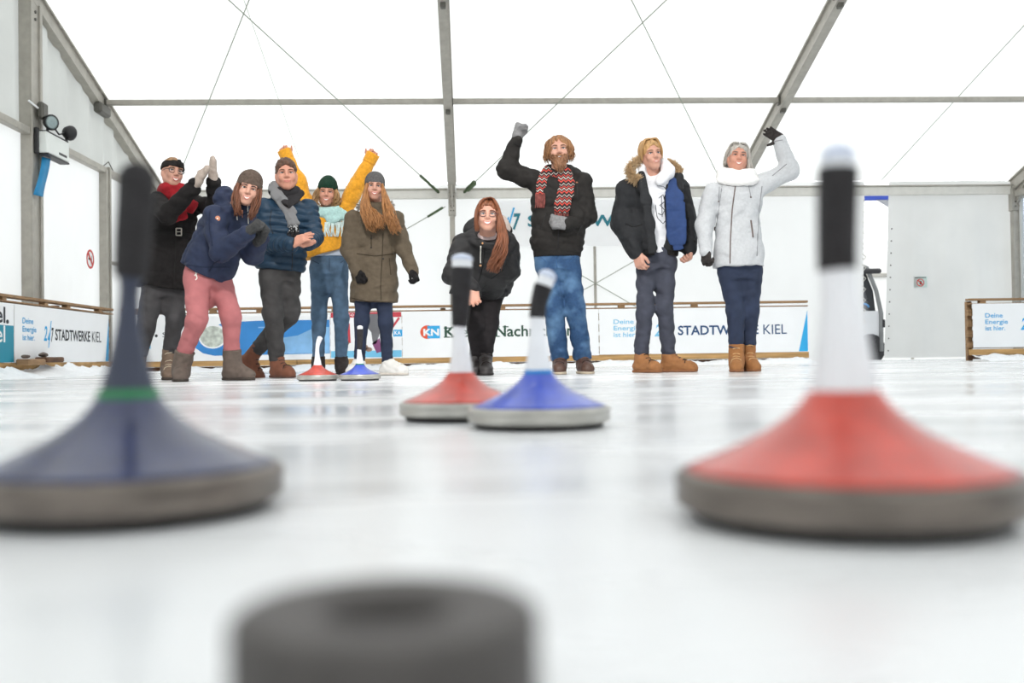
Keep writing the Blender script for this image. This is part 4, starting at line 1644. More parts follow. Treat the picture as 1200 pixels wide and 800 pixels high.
    # ---------------------------------------------------------------- hands
    def hand(s, F, w, D, N, side, curl=(25, 35, 25), fat=1.0, sc=1.0, thumb=(0.75, .3), spread=.10, k=.006, fine=True):
        D = unit(D)
        N = unit(np.asarray(N, float) - D * (np.asarray(N, float) @ D))
        T = unit(np.cross(D, N)) * side
        F.box(w + D * .046 * sc, [D, T, N], np.array((.052, .041 * (1 + .1 * (fat - 1)), .0135 * fat)) * sc, .0125 * sc * min(fat, 1.1), k)
        F.limb(w - D * .02, w + D * .03 * sc, .026 * sc * fat ** .5, .027 * sc * fat ** .5, .015, flat=(N, .75))
        offs, lens = (.031, .0105, -.0105, -.030), (.070, .079, .073, .057)
        for i in range(4):
            p = w + (D * (.088 - .006 * abs(i - 1)) + T * offs[i]) * sc
            d = unit(D + T * offs[i] / .03 * spread)
            a = 0
            for j, fr in enumerate((.46, .30, .24)):
                a += math.radians(curl[j] * (1 + .08 * i))
                dd = unit(d * math.cos(a) + N * math.sin(a))
                q = p + dd * lens[i] * fr * sc
                r = (.0092, .0085, .0078)[j] * fat * sc
                F.limb(p, q, r, r * .94, k * .8)
                p = q
        p = w + (D * .020 + T * .030) * sc
        d1 = unit(D * .62 + T * thumb[0] + N * .25)
        q = p + d1 * .046 * sc
        F.limb(p, q, .0135 * fat * sc, .0108 * fat * sc, k)
        d2 = unit(D * .85 + T * thumb[1] + N * .40)
        F.limb(q, q + d2 * .034 * sc, .0105 * fat * sc, .009 * fat * sc, k)
        if fine and F is s.body:
            s.fine.append((w - .12, w + .20 * np.sign(D) * np.abs(D) + .10))
        return s

    def arm(s, sh, el, wr, r=(.05, .042, .028)):
        s.body.limb(sh, el, r[0], r[1], .03).limb(el, wr, r[1], r[2], .02)

    def torso(s, hip, neck, lat, w=.15, d=.09):
        s.body.loft(hip, neck, lat, [(0, w * .95, d), (.45, w * .8, d * .9), (.8, w, d), (.95, w * .75, d * .75), (1.05, .06, .06)], .02)

    def legs_in(s, hips, knees, ankles):
        for a, b, c in zip(hips, knees, ankles):
            s.body.limb(a, b, .065, .045, .03).limb(b, c, .045, .034, .02)
            s.body.limb(c, c + vec(0, -.01, -.035), .033, .028, .02)

    def finish_body(s, h=.013, hf=.0046):
        fine = [f for f in s.fine[:1]] + s.fine[1:]
        return s.part('body', s.body, h, s.skin, fine=fine, hf=hf, relax=1)

    # ---------------------------------------------------------------- clothes
    def trousers(s, hipc, hips, knees, ankles, m, w=.17, d=.115, r=(.088, .062, .048), seed=1, amp=.004, cuff=0, up=None, h=.0095,
                 cut=True, name='trousers', lat=(1, 0, 0), kneek=.03, freq=24, waist=.10):
        F = Field()
        up = vec(0, 0, 1) if up is None else unit(up)
        F.loft(hipc - up * .10, hipc + up * waist, lat, [(0, w * .80, d * .85), (.5, w * .9, d * .92), (1, w * .9, d * .9)], .03)
        for a, b, c in zip(hips, knees, ankles):
            F.limb(a, b, r[0] * .93, r[1], .045).limb(b, c, r[1], r[2] + cuff, kneek, cut=(0, 1 if cut else 0))
        mid = (hips[0] + hips[1]) / 2
        F.limb(mid, mid - UPV * .17, .066, .050, .04)
        F.disp(folds(seed, amp * .8, freq * .8, (0, .1, 1), .35))
        # bunched cloth above the ankles
        zc = [c for c in ankles]

        def bunch(x, y, z):
            o = 0
            for c in zc:
                g = np.exp(-((z - c[2] - .05) / .06) ** 2 - ((x - c[0]) ** 2 + (y - c[1]) ** 2) / .02)
                o = o + g * np.sin((z - c[2]) * 150 + 20 * (x - c[0]))
            return -.0035 * o
        F.disp(bunch)
        s.tr = F
        return s.part(name, F, h, m), F

    def boot(s, ank, shin_up, fwd, m, sole, L=.27, shaft=.10, r=.052, name='boot', up=(0, 0, 1), lace=None, toe=.036, sole_h=.024, gz=0.0, seed=5):
        """ank: ankle point; heel sits below it"""
        f = unit(fwd)
        u = unit(np.asarray(up, float) - f * (np.asarray(up, float) @ f))
        l = np.cross(u, f)
        hz = ank @ u
        O = ank.copy()
        O = O - u * (s.gl(ank, f, u, gz))

        def g(x, y, z):
            return O + f * x + l * y + u * z
        F = Field()
        F.limb(g(-.035, 0, .045), g(.06, 0, .048), .043, .047, .02)
        F.limb(g(.06, 0, .045), g(L - .12, .0, .040), .047, .047, .03)
        F.limb(g(L - .12, 0, .038), g(L - .095, .0, .034), .046, toe + .006, .03)
        F.limb(g(.0, 0, .07), ank + unit(shin_up) * shaft, r * .95, r, .035, cut=(0, 1))
        F.limb(g(.085, 0, .075), g(.02, 0, .10), .034, .045, .04)
        F.disp(folds(seed, .0022, 45, (0, 0, 1), .5))
        F.plane(g(0, 0, .012), -u)
        o = s.part(name, F, .0075, m)
        S = Field()
        S.limb(g(-.036, 0, .015), g(.05, 0, .015), .047, .044, .01).limb(g(.05, 0, .015), g(L - .12, 0, .015), .044, .052, .03)
        S.limb(g(L - .12, 0, .015), g(L - .10, 0, .015), .052, .046, .02)
        S.plane(g(0, 0, sole_h), u).plane(g(0, 0, .0015), -u)
        s.part('sole', S, .0075, sole, o)
        if lace is not None:
            LP = F.hit(np.array([g(.115 - q * .026 + .12, yy, .09 + q * .022 + .14) for q in range(4) for yy in (-.026, -.012, .012, .026)]), -f * .66 - u * .75)
            for q in range(4):
                A_ = [a for a in LP[q * 4:q * 4 + 4] if not np.isnan(a[0])]
                if len(A_) > 1:
                    MB().tube(A_, .0042, 5).build('lace', lace, o, True)
            top_ = F.hit(g(.2, 0, .2), -f * .66 - u * .75)[0]
            if not np.isnan(top_[0]):
                for e in (-1, 1):
                    MB().tube([top_, top_ + l * e * .03 + f * .02 - u * .01, top_ + l * e * .045 + f * .015 - u * .05, top_ + l * e * .03 + f * .01 - u * .07], .0035, 5).build('lace', lace, o, True)
        return o

    def gl(s, ank, f, u, gz):
        # height of the ankle above the sole plane
        return (ank[2] - gz) / max(u[2], .3)


def quad_tubes(curves, sides=5):
    """many tapered tubes as quads: curves = list of (points, radii)"""
    V, Fq = [], []
    n0 = 0
    for P, r in curves:
        mb = MB().tube(P, r, sides, False)
        V.append(np.array(mb.v))
        Fq.append(np.array(mb.f, int) + n0)
        n0 += len(mb.v)
    return np.concatenate(V), np.concatenate(Fq)


def hair_obj(p, cap, curves, m, h=.006, name='hair', sides=5, relax=1):
    parts = []
    if cap is not None:
        V, F = cap.mesh(h)
        parts.append((V, F))
    if curves:
        parts.append(quad_tubes(curves, sides))
    V = np.concatenate([a for a, b in parts])
    n, FF = 0, []
    for a, b in parts:
        FF.append(b + n)
        n += len(a)
    return quads_obj(name, V, np.concatenate(FF), m, p.root)


def bez(P, n=9):
    """smooth curve through control points"""
    P = [np.asarray(q, float) for q in P]
    t = np.linspace(0, len(P) - 1, n)
    out = []
    for q in t:
        i = min(int(q), len(P) - 2)
        f = q - i
        p0, p1, p2, p3 = P[max(i - 1, 0)], P[i], P[i + 1], P[min(i + 2, len(P) - 1)]
        out.append(.5 * ((2 * p1) + (-p0 + p2) * f + (2 * p0 - 5 * p1 + 4 * p2 - p3) * f * f + (-p0 + 3 * p1 - 3 * p2 + p3) * f ** 3))
    return out


def locks(rg, ctrl, n, spread, r, wave=.006, taper=.35, pts=11):
    """n hair locks around a guide; ctrl = list of (point, spread factor)"""
    out = []
    for _ in range(n):
        off = rg.normal(0, 1, 3)
        off *= min(1, 1.6 / np.linalg.norm(off))
        ph, fr = rg.rand() * 6.28, rg.uniform(.8, 1.3)
        P = bez([c + off * spread * f for c, f in ctrl], pts)
        q = np.linspace(0, 1, pts)
        P = [a + vec(math.sin(ph + 9 * fr * t), math.cos(ph + 8 * fr * t), 0) * wave * t for a, t in zip(P, q)]
        rr = r * rg.uniform(.7, 1.2)
        out.append((P, [rr * (.75 + .5 * math.sin(math.pi * min(1, t * 1.2))) * (1 - (1 - taper) * t ** 2) + .0005 for t in q]))
    return out


def rib(c, A, N, amp):
    """knit ribs around a head axis"""
    def fn(x, y, z):
        px, py, pz = x - c[0], y - c[1], z - c[2]
        u = px * A[0][0] + py * A[0][1] + pz * A[0][2]
        v = px * A[1][0] + py * A[1][1] + pz * A[1][2]
        return amp * np.cos(N * np.arctan2(u, v))
    return fn


def beanie(p, m, zcut=.045, tilt=.0, N=26, amp=.0016, slouch=.0, brim=True, fit=.012, brim_h=.03):
    c, A, sc = p.hc, p.hA, p.hs
    g = p.g
    F = Field()
    F.ell(g(0, .018, .040), np.array((.075 + fit, .094 + fit, .082 + fit)) * sc, A, .02)
    if slouch:
        F.ell(g(.0, .05, .085), np.array((.070, .075, .055 + slouch)) * sc, A, .05)
    F.plane(g(0, -.1, zcut), -(A[2] + tilt * A[1]))
    F.disp(rib(g(0, .018, 0), A, N, amp))
    h = p.part('beanie', F, .0065, m)
    if brim:
        B = Field()
        B.ell(g(0, .018, .040), np.array((.079 + fit, .098 + fit, .086 + fit)) * sc, A, .02)
        B.plane(g(0, -.1, zcut - .004), -(A[2] + tilt * A[1]))
        B.plane(g(0, -.1, zcut + brim_h), A[2] + tilt * A[1])
        B.disp(rib(g(0, .018, 0), A, N, amp * 1.2))
        p.part('brim', B, .0065, m, h)
    return h


def glove(p, w, D, N, side, m, elbow, curl=(70, 80, 50), fat=1.38, thumb=(.6, .0), name='glove', sc=1.0, h=.0065, cuff=.05):
    F = Field()
    p.hand(F, w, D, N, side, curl, fat, sc, thumb, spread=.06, k=.005, fine=False)
    d = unit(np.asarray(elbow) - w)
    F.limb(w + unit(D) * .01, w + d * cuff, .036, .038, .02, cut=(0, 1))
    return p.part(name, F, h, m)


m_lens = bpy.data.materials.new('spectacle lens')
m_lens.use_nodes = True
_n = m_lens.node_tree
_t = _n.nodes.new('ShaderNodeBsdfTransparent')
_g = _n.nodes.new('ShaderNodeBsdfGlossy')
_g.inputs['Roughness'].default_value = .05
_x = _n.nodes.new('ShaderNodeMixShader')
_x.inputs[0].default_value = .05
_n.links.new(_t.outputs[0], _x.inputs[1])
_n.links.new(_g.outputs[0], _x.inputs[2])
_n.links.new(_x.outputs[0], _n.nodes['Material Output'].inputs[0])
BLACKG = mat('black spectacle frame', (40, 34, 32), .35, 0, .05, 30)
DENIM_D = jeans('dark blue denim', (44, 56, 84))
UPV = vec(0, 0, 1)
# ------------------------------------------------------------------ bearded man with raised fist
def bearded_man():
    p = Person(668, 437, 7.6, 'bearded man in black hooded jacket and blue jeans raising a fist')
    rg = np.random.RandomState(1)
    J = p.J
    A = rot(-4, 2, -2)
    neck = J(655, 206, .04)
    p.head(655, 178, -.02, A, 1.02, neck)
    shL, elL, wrL = J(626, 212, .03), J(593, 199, -.02), J(605, 166, -.06)
    shR, elR, wrR = J(682, 214, .03), J(688, 253, .02), J(664, 263, -.17)
    hipc = J(653, 300, .03)
    hips = [J(640, 304, .03), J(666, 304, .03)]
    knees = [J(649, 362, -.02), J(675, 362, -.02)]
    ank = [J(656, 421, .03), J(683, 421, .02)]
    p.torso(hipc, neck, (1, 0, 0))
    p.arm(shL, elL, wrL)
    p.arm(shR, elR, wrR)
    p.legs_in(hips, knees, ank)
    p.face(brow=mat('brown brow', (110, 76, 52), .7, 0, .1, 60), iris=EYEB, smile=.25, teeth=True, open_=.006, squint=.25, mw=.022)
    p.finish_body()
    # hair: wavy brown to the ears
    H = hairmat('wavy brown hair', (158, 112, 74))
    g = p.g
    cap = Field().ell(g(0, .022, .046), np.array((.083, .098, .082)) * 1.02, A, .01)
    cap.ell(g(0, -.13, -.005), (.072, .10, .10), A, .012, sub=True)
    cap.plane(g(0, .0, -.045), -A[2])
    cap.disp(folds(3, .006, 70, A[0], .5))
    cur = []
    for e in (-1, 1):
        for k in range(110):
            a = rg.uniform(.35, 2.6)
            x, y = e * .075 * math.sin(min(a, 1.57)) if a < 1.57 else e * .075 * math.sin(a), -.055 * math.cos(a) + .02
            top = g(e * rg.uniform(.0, .03), y * .6 - .0, .118)
            cur += locks(rg, [(top, .3), (g(x * 1.0, y * 1.05, .085), .5), (g(x * 1.22, y * 1.2, .03), 1), (g(x * 1.30, y * 1.25, -.02), 1.1), (g(x * 1.22, y * 1.2, -.05 + rg.uniform(-.02, .02)), 1.2)], 1, .012, .0040, .014)
    hair_obj(p, cap, cur, H)
    # beard
    BM = hairmat('reddish brown beard', (146, 102, 72), .3)
    b = Field()
    b.ops = list(p.headF.ops[:-1])
    b.disp(lambda x, y, z: x * 0 - .009)
    b.ell(g(0, -.062, -.128), np.array((.038, .036, .040)), A, .04)
    b.plane(g(0, -.1, -.040), A[2] - .22 * A[1])
    b.ell(g(0, -.115, -.0605), (.0175, .03, .0085), A, .006, sub=True)
    b.disp(folds(6, .004, 90, A[0], .5))
    cur = []
    for k in range(46):
        x = rg.uniform(-.045, .045)
        cur += locks(rg, [(g(x, -.078 + abs(x) * .5, -.085), .3), (g(x * .9, -.095 + abs(x) * .6, -.115), .6), (g(x * .6, -.092, -.15 - rg.uniform(0, .03) + abs(x) * .5), 1)], 1, .008, .0055, .004, pts=7)
    hair_obj(p, b, cur, BM, .005, 'beard')
    # jeans
    JM = faded('washed blue jeans', (42, 80, 124), (116, 156, 194), 5.0)
    tr, trF = p.trousers(hipc, hips, knees, ank, JM, w=.18, d=.115, r=(.092, .074, .062), seed=4, amp=.005, cuff=.008, freq=22, waist=.06)
    p.line(trF, [(652, 296), (652, 306), (653, 314)], .0035, mat('jeans seam', (48, 84, 128), .9, 0, .1, 40), 'seam', tr)
    for a, b_ in (((632, 300), (641, 307)), ((676, 300), (668, 306))):
        p.line(trF, [a, b_], .003, MATS['jeans seam'], 'pocket_seam', tr)
    SH = mat('dark brown shoe leather', (86, 62, 52), .5, 0, .2, 30)
    SO = mat('pale shoe sole', (190, 176, 156), .7, 0, .1, 30)
    LC = mat('dark lace', (50, 38, 34), .8, 0, .1, 40)
    p.boot(ank[0], knees[0] - ank[0], (-.12, -1, 0), SH, SO, L=.26, shaft=.01, name='shoe', lace=LC)
    p.boot(ank[1], knees[1] - ank[1], (.12, -1, 0), SH, SO, L=.26, shaft=.01, name='shoe', lace=LC)
    # jacket
    JK = cloth('black jacket cotton', (42, 39, 37), .2)
    F = Field()
    hem = J(653, 296, .03)
    F.loft(hem, neck, (1, 0, 0), [(0, .188, .125), (.06, .200, .135), (.12, .208, .145, .005), (.45, .205, .142, .01), (.78, .215, .135, .01), (.9, .185, .115), (.98, .11, .09), (1.04, .07, .075)], .03)
    F.chain([shL, elL, wrL], [.082, .070, .050], .035, cut=(0, 0))
    F.chain([shR, elR, wrR], [.082, .072, .050], .035)
    F.torus(neck + vec(0, .03, .0), [vec(1, 0, 0), unit(vec(0, 1, .35)), unit(vec(0, -.35, 1))], .090, .088, .044, .03)
    F.torus(neck + vec(.01, .03, .045), [vec(1, 0, 0), unit(vec(0, 1, .45)), unit(vec(0, -.45, 1))], .088, .085, .036, .03)
    F.ell(neck + vec(.06, .08, .02), (.14, .07, .075), None, .04)
    F.disp(folds(9, .0055, 20, (.2, 0, 1), .5))
    jk = p.part('jacket', F, .0075, JK)
    B = Field().loft(hem - UPV * .035, hem + UPV * .04, (1, 0, 0), [(0, .180, .120), (.5, .187, .127), (1, .190, .13)], .01)
    B.disp(lambda x, y, z: .0018 * np.cos(x * 420))
    p.part('hem_band', B, .0085, cloth('black rib knit', (36, 34, 33), .2), jk)
    for w, e in ((wrL, elL), (wrR, elR)):
        d = unit(w - e)
        C = Field().limb(w - d * .03, w + d * .035, .049, .042, .01, cut=(1, 1))
        p.part('cuff', C, .008, MATS['black rib knit'], jk)
    p.line(F, [(655, 214), (655, 250), (654, 290)], .004, mat('zip', (30, 30, 32), .5, .3, .1, 40), 'zip', jk, 14)
    for pts in ([(676, 214), (677, 234)], [(640, 250), (634, 268)], [(676, 276), (681, 264)]):
        p.line(F, pts, .004, mat('black cord', (28, 27, 27), .8, 0, .1, 40), 'pocket_seam', jk)
    p.dot(F, 676, 214, .008, mat('copper eyelet', (176, 116, 84), .4, .6, .1, 30), 'eyelet', jk)
    # gloves
    GM = cloth('grey knit wool', (150, 149, 150), .2, .95, 60, .8, 260)
    glove(p, J(606, 161, -.06), J(610, 146, -.06) - J(606, 161, -.06), (.75, -.65, 0), 1, GM, elL, (80, 90, 55), 1.4, (.35, -.55), sc=1.12)
    glove(p, J(663, 262, -.18), vec(-1, -.15, .12), (-.1, .95, -.2), -1, GM, elR, (70, 85, 55), 1.45, (.15, .45), sc=1.12)
    # scarf with fringes
    SM = scarf_mat()
    S = Field()
    S.torus(neck + vec(0, -.01, .012), [vec(1, 0, 0), unit(vec(0, 1, .3)), unit(vec(0, -.3, 1))], .088, .085, .022, .02, .034)
    ends = []
    for path, w in (([(641, 199), (638, 207), (635, 216), (633, 228)], .036), ([(662, 204), (664, 214), (663, 226), (659, 240), (658, 249)], .056)):
        FS = Field()
        FS.ops = F.ops + S.ops[:1]
        P = p.on(FS, path, .010)
        for a, b_ in zip(P[:-1], P[1:]):
            S.limb(a, b_, w, w, .01, flat=(FW, .24), cut=(0, 1 if b_ is P[-1] else 0))
        ends.append((P[-1], w))
    sc_ = p.part('scarf', S, .007, SM)
    FR = cloth('red and black fringe', (150, 84, 78), .5)
    for e, w in ends:
        cur = []
        for k in range(10):
            x = (k / 9 - .5) * 2 * w * .92
            q = e + RT * x
            L = .10 if w < .05 else .06
            cur.append(([q + UP * .01, q - UP * L * .5 - FW * .006 + RT * rg.normal(0, .003), q - UP * L + RT * rg.normal(0, .006)], [.0052, .0048, .003]))
        V, Fq = quad_tubes(cur, 5)
        quads_obj('fringe', V, Fq, FR, sc_)


def scarf_mat():
    """jacquard pattern: bands of black, red and white zigzags"""
    m = bpy.data.materials.new('patterned jacquard scarf')
    m.use_nodes = True
    nt = m.node_tree
    b = nt.nodes['Principled BSDF']
    b.inputs['Roughness'].default_value = .95
    tc = nt.nodes.new('ShaderNodeTexCoord')
    sp = nt.nodes.new('ShaderNodeSeparateXYZ')
    nt.links.new(tc.outputs['Object'], sp.inputs[0])

    def math_(op, a, b_=None):
        n = nt.nodes.new('ShaderNodeMath')
        n.operation = op
        for i, q in enumerate((a, b_)):
            if q is None:
                continue
            if isinstance(q, (int, float)):
                n.inputs[i].default_value = q
            else:
                nt.links.new(q, n.inputs[i])
        return n.outputs[0]
    x, z = sp.outputs[0], sp.outputs[2]
    zig = math_('PINGPONG', x, .018)
    zz = math_('ADD', z, zig)
    band = math_('FRACT', math_('MULTIPLY', zz, 11.0))
    rp = nt.nodes.new('ShaderNodeValToRGB')
    rp.color_ramp.interpolation = 'CONSTANT'
    cols = [(0, (38, 34, 34)), (.16, (206, 78, 66)), (.30, (40, 36, 36)), (.42, (222, 214, 206)), (.50, (42, 36, 36)), (.62, (196, 74, 64)), (.72, (58, 44, 44)), (.88, (214, 206, 198)), (.94, (40, 36, 36))]
    e = rp.color_ramp.elements
    e[0].position, e[0].color = 0, (*s2l(cols[0][1]), 1)
    e[1].position, e[1].color = cols[1][0], (*s2l(cols[1][1]), 1)
    for q, c in cols[2:]:
        n = e.new(q)
        n.color = (*s2l(c), 1)
    nt.links.new(band, rp.inputs[0])
    ck = nt.nodes.new('ShaderNodeTexChecker')
    ck.inputs['Scale'].default_value = 95
    ck.inputs['Color1'].default_value = (1, 1, 1, 1)
    ck.inputs['Color2'].default_value = (.35, .3, .3, 1)
    nt.links.new(tc.outputs['Object'], ck.inputs[0])
    mx = nt.nodes.new('ShaderNodeMixRGB')
    mx.blend_type = 'MULTIPLY'
    mx.inputs[0].default_value = .55
    nt.links.new(rp.outputs[0], mx.inputs[1])
    nt.links.new(ck.outputs[0], mx.inputs[2])
    nt.links.new(mx.outputs[0], b.inputs['Base Color'])
    return m


bearded_man()
# ------------------------------------------------------------------ shared pieces of clothing
def drape(p, S, F, path, w, lift=.012, ff=.24, k=.01, cut=True, over=()):
    FS = Field()
    FS.ops = F.ops + list(over)
    P = p.on(FS, path, lift)
    ws = w if hasattr(w, '__len__') else [w] * len(P)
    for i in range(len(P) - 1):
        S.limb(P[i], P[i + 1], ws[i], ws[min(i + 1, len(ws) - 1)], k, flat=(FW, ff), cut=(0, 1 if cut and i == len(P) - 2 else 0))
    return P


def fringe(p, e, w, L, m, parent, rg, n=10, r=.005, curl=.006):
    cur = []
    for k in range(n):
        q = e + RT * (k / (n - 1) - .5) * 2 * w * .92
        cur.append(([q + UP * .012, q - UP * L * .5 - FW * .008 + RT * rg.normal(0, curl), q - UP * L + RT * rg.normal(0, curl * 1.6)], [r, r * 1.05, r * .7]))
    V, Fq = quad_tubes(cur, 5)
    return quads_obj('fringe', V, Fq, m, parent)


def hair_cap(p, grow=(.010, .006, .006), low=-.05, seed=2, amp=.004, top=.0, face=(.070, .10, .098), fz=-.005, fy=-.13):
    g, A, sc = p.g, p.hA, p.hs
    cap = Field().ell(g(0, .020, .042 + top), np.array((.073 + grow[0], .092 + grow[1], .080 + grow[2])) * sc, A, .01)
    cap.ell(g(0, fy, fz), np.array(face) * sc, A, .012, sub=True)
    cap.plane(g(0, 0, low), -A[2])
    cap.disp(folds(seed, amp, 80, A[0], .4))
    return cap


def cuffs(p, jk, prs, m, r=(.049, .043), L=(.03, .03), h=.008):
    for w, e in prs:
        d = unit(w - e)
        C = Field().limb(w - d * L[0], w + d * L[1], r[0], r[1], .01, cut=(1, 1))
        a = unit(np.cross(d, vec(.3, 1, .2)))
        b = np.cross(d, a)
        C.disp(lambda x, y, z, w=w, a=a, b=b: .0016 * np.cos(22 * np.arctan2((x - w[0]) * a[0] + (y - w[1]) * a[1] + (z - w[2]) * a[2], (x - w[0]) * b[0] + (y - w[1]) * b[1] + (z - w[2]) * b[2])))
        p.part('cuff', C, h, m, jk)


BLK_RIB = cloth('black rib knit', (36, 34, 33), .2)
CORDW = mat('white cord', (232, 228, 220), .8, 0, .05, 60)
ZIPM = mat('zip', (30, 30, 32), .5, .3, .1, 40)


# ------------------------------------------------------------------ woman in black coat clapping
def black_coat_woman():
    p = Person(195, 440, 7.6, 'woman in black belted coat, red scarf and headband clapping in beige mittens')
    rg = np.random.RandomState(11)
    J = p.J
    A = rot(34, 4, 8)
    neck = J(203, 228, .05)
    p.head(202, 203, -.02, A, .97, neck)
    lat = vec(math.cos(.5), math.sin(.5), 0)
    sh1, el1, wr1 = J(184, 236, -.05), J(196, 252, -.30), J(228, 218, -.34)
    sh2, el2, wr2 = J(224, 238, .16), J(252, 244, -.05), J(250, 214, -.22)
    hipc = J(192, 332, .04)
    hips, knees, ank = [J(180, 334, -.02), J(204, 334, .08)], [J(171, 384, -.08), J(206, 374, .02)], [J(160, 428, .0), J(197, 421, .12)]
    p.torso(hipc, neck, lat)
    p.arm(sh1, el1, wr1)
    p.arm(sh2, el2, wr2)
    p.legs_in(hips, knees, ank)
    p.face(brow=mat('light brown brow', (150, 112, 84), .7, 0, .1, 60), smile=.9, teeth=True, open_=.004, squint=.25, lips=mat('red lips', (184, 66, 66), .4, 0, .05, 60))
    p.finish_body()
    p.glasses(BLACKG, .022, .019)
    g = p.g
    H = hairmat('light brown tied hair', (158, 120, 82))
    cap = hair_cap(p, (.001, .004, .008), -.04, 4, .0015)
    cap.ell(g(0, .10, .04), (.035, .035, .035), A, .02)
    hair_obj(p, cap, [], H)
    HB = Field().ell(g(0, .010, .040), np.array((.086, .112, .096)) * .97, A, .01)
    HB.plane(g(0, 0, .030), -(A[2] + .08 * A[1])).plane(g(0, 0, .084), A[2] + .08 * A[1])
    HB.disp(folds(3, .0025, 30, A[2], .2))
    hb = p.part('headband', HB, .006, cloth('black knit headband', (34, 31, 30), .2))
    K = Field().ell(g(.012, -.098, .068), (.020, .016, .030), A, .01)
    p.part('knot', K, .005, MATS['black knit headband'], hb)
    # trousers and boots
    TM = jeans('washed black jeans', (78, 76, 78))
    p.trousers(hipc, hips, knees, ank, TM, .165, .12, (.092, .066, .05), seed=14, amp=.004)
    BT = mat('taupe boot leather', (118, 98, 82), .6, 0, .2, 25)
    SO = mat('dark boot sole', (62, 54, 48), .8, 0, .1, 30)
    LC = mat('beige lace', (196, 182, 160), .8, 0, .1, 40)
    p.boot(ank[1], knees[1] - ank[1], (.35, -1, 0), BT, SO, .25, .085, .056, lace=LC)
    p.boot(ank[0], knees[0] - ank[0], (.3, -1, 0), BT, SO, .25, .085, .056, lace=LC)
    # coat
    CM = cloth('black felted wool', (34, 31, 31), .25, .95, 40, .5, 160)
    F = Field()
    hem = J(193, 338, .04)
    F.loft(hem, neck, lat, [(0, .215, .165), (.25, .20, .15), (.52, .175, .125), (.60, .168, .12), (.75, .19, .135, .01), (.88, .17, .115), (.97, .10, .085), (1.03, .065, .07)], .03)
    F.chain([sh1, el1, wr1], [.075, .066, .055], .035, cut=(0, 0))
    F.chain([sh2, el2, wr2], [.075, .064, .052], .03)
    F.disp(folds(21, .005, 22, (.2, 0, 1), .5))
    ck = p.part('coat', F, .0075, CM)
    B = Field().loft(hem + (neck - hem) * .545, hem + (neck - hem) * .60, lat, [(0, .180, .132), (1, .178, .131)], .01)
    bo = p.part('belt', B, .007, cloth('black belt', (28, 26, 26), .1), ck)
    q = p.on(B, [(209.5, 271.5)], .012)
    if q:
        c = q[0]
        mb = MB()
        X, Z = RT * .020, UP * .026
        for a, b in ((-X - Z, X - Z), (X - Z, X + Z), (X + Z, -X + Z), (-X + Z, -X - Z)):
            mb.tube([c + a, c + b], .0048, 6)
        mb.tube([c - X, c + X], .003, 6)
        mb.build('buckle', mat('silver buckle', (206, 200, 190), .3, .8, .05, 30), bo)
    p.line(F, [(214, 292), (222, 312)], .004, BLK_RIB, 'pocket_seam', ck)
    p.line(F, [(206, 278), (205, 305), (203, 336)], .004, BLK_RIB, 'coat_edge', ck, 14)
    # scarf
    RS = cloth('crimson wool', (184, 40, 50), .2, .95, 40, .5, 160)
    S = Field()
    S.torus(neck + vec(.01, -.02, .03), [lat, unit(np.cross(UPV, lat) + .3 * UPV), UPV], .085, .080, .036, .02, .042)
    S.ell(neck + vec(.02, -.08, .0), (.085, .055, .06), None, .03)
    for a, b, w in ((J(205, 234, -.10), J(209, 246, -.15), .055), (J(209, 246, -.15), J(213, 258, -.16), .058), (J(210, 234, -.08), J(221, 241, -.12), .045), (J(221, 241, -.12), J(229, 245, -.12), .048)):
        S.limb(a, b, w, w, .015, flat=(FW, .4), cut=(0, 1))
    S.disp(folds(4, .003, 20, (.3, 0, 1), .5))
    p.part('scarf', S, .007, RS)
    # mittens
    MM = cloth('beige felt', (200, 184, 172), .12, .95, 40, .4, 160)
    for w, tip, th, el in ((wr1, J(243, 197, -.36), J(234, 201, -.36), el1), (wr2, J(249.5, 186, -.26), None, el2)):
        d = unit(tip - w)
        nrm = unit(vec(.75, .3, -.1) - d * (vec(.75, .3, -.1) @ d))
        M = Field().limb(w - d * .012, w + d * .03, .044, .046, .02, flat=(nrm, .75), cut=(1, 0))
        M.limb(w + d * .03, tip - d * .02, .050, .043, .02, flat=(nrm, .58))
        t0 = w + d * .055
        td = unit((th - t0) if th is not None else (d + vec(-.5, -.4, 0)))
        M.limb(t0, t0 + td * .055, .022, .017, .02)
        M.disp(folds(5, .002, 50, d, .5))
        p.part('mitten', M, .0065, MM)


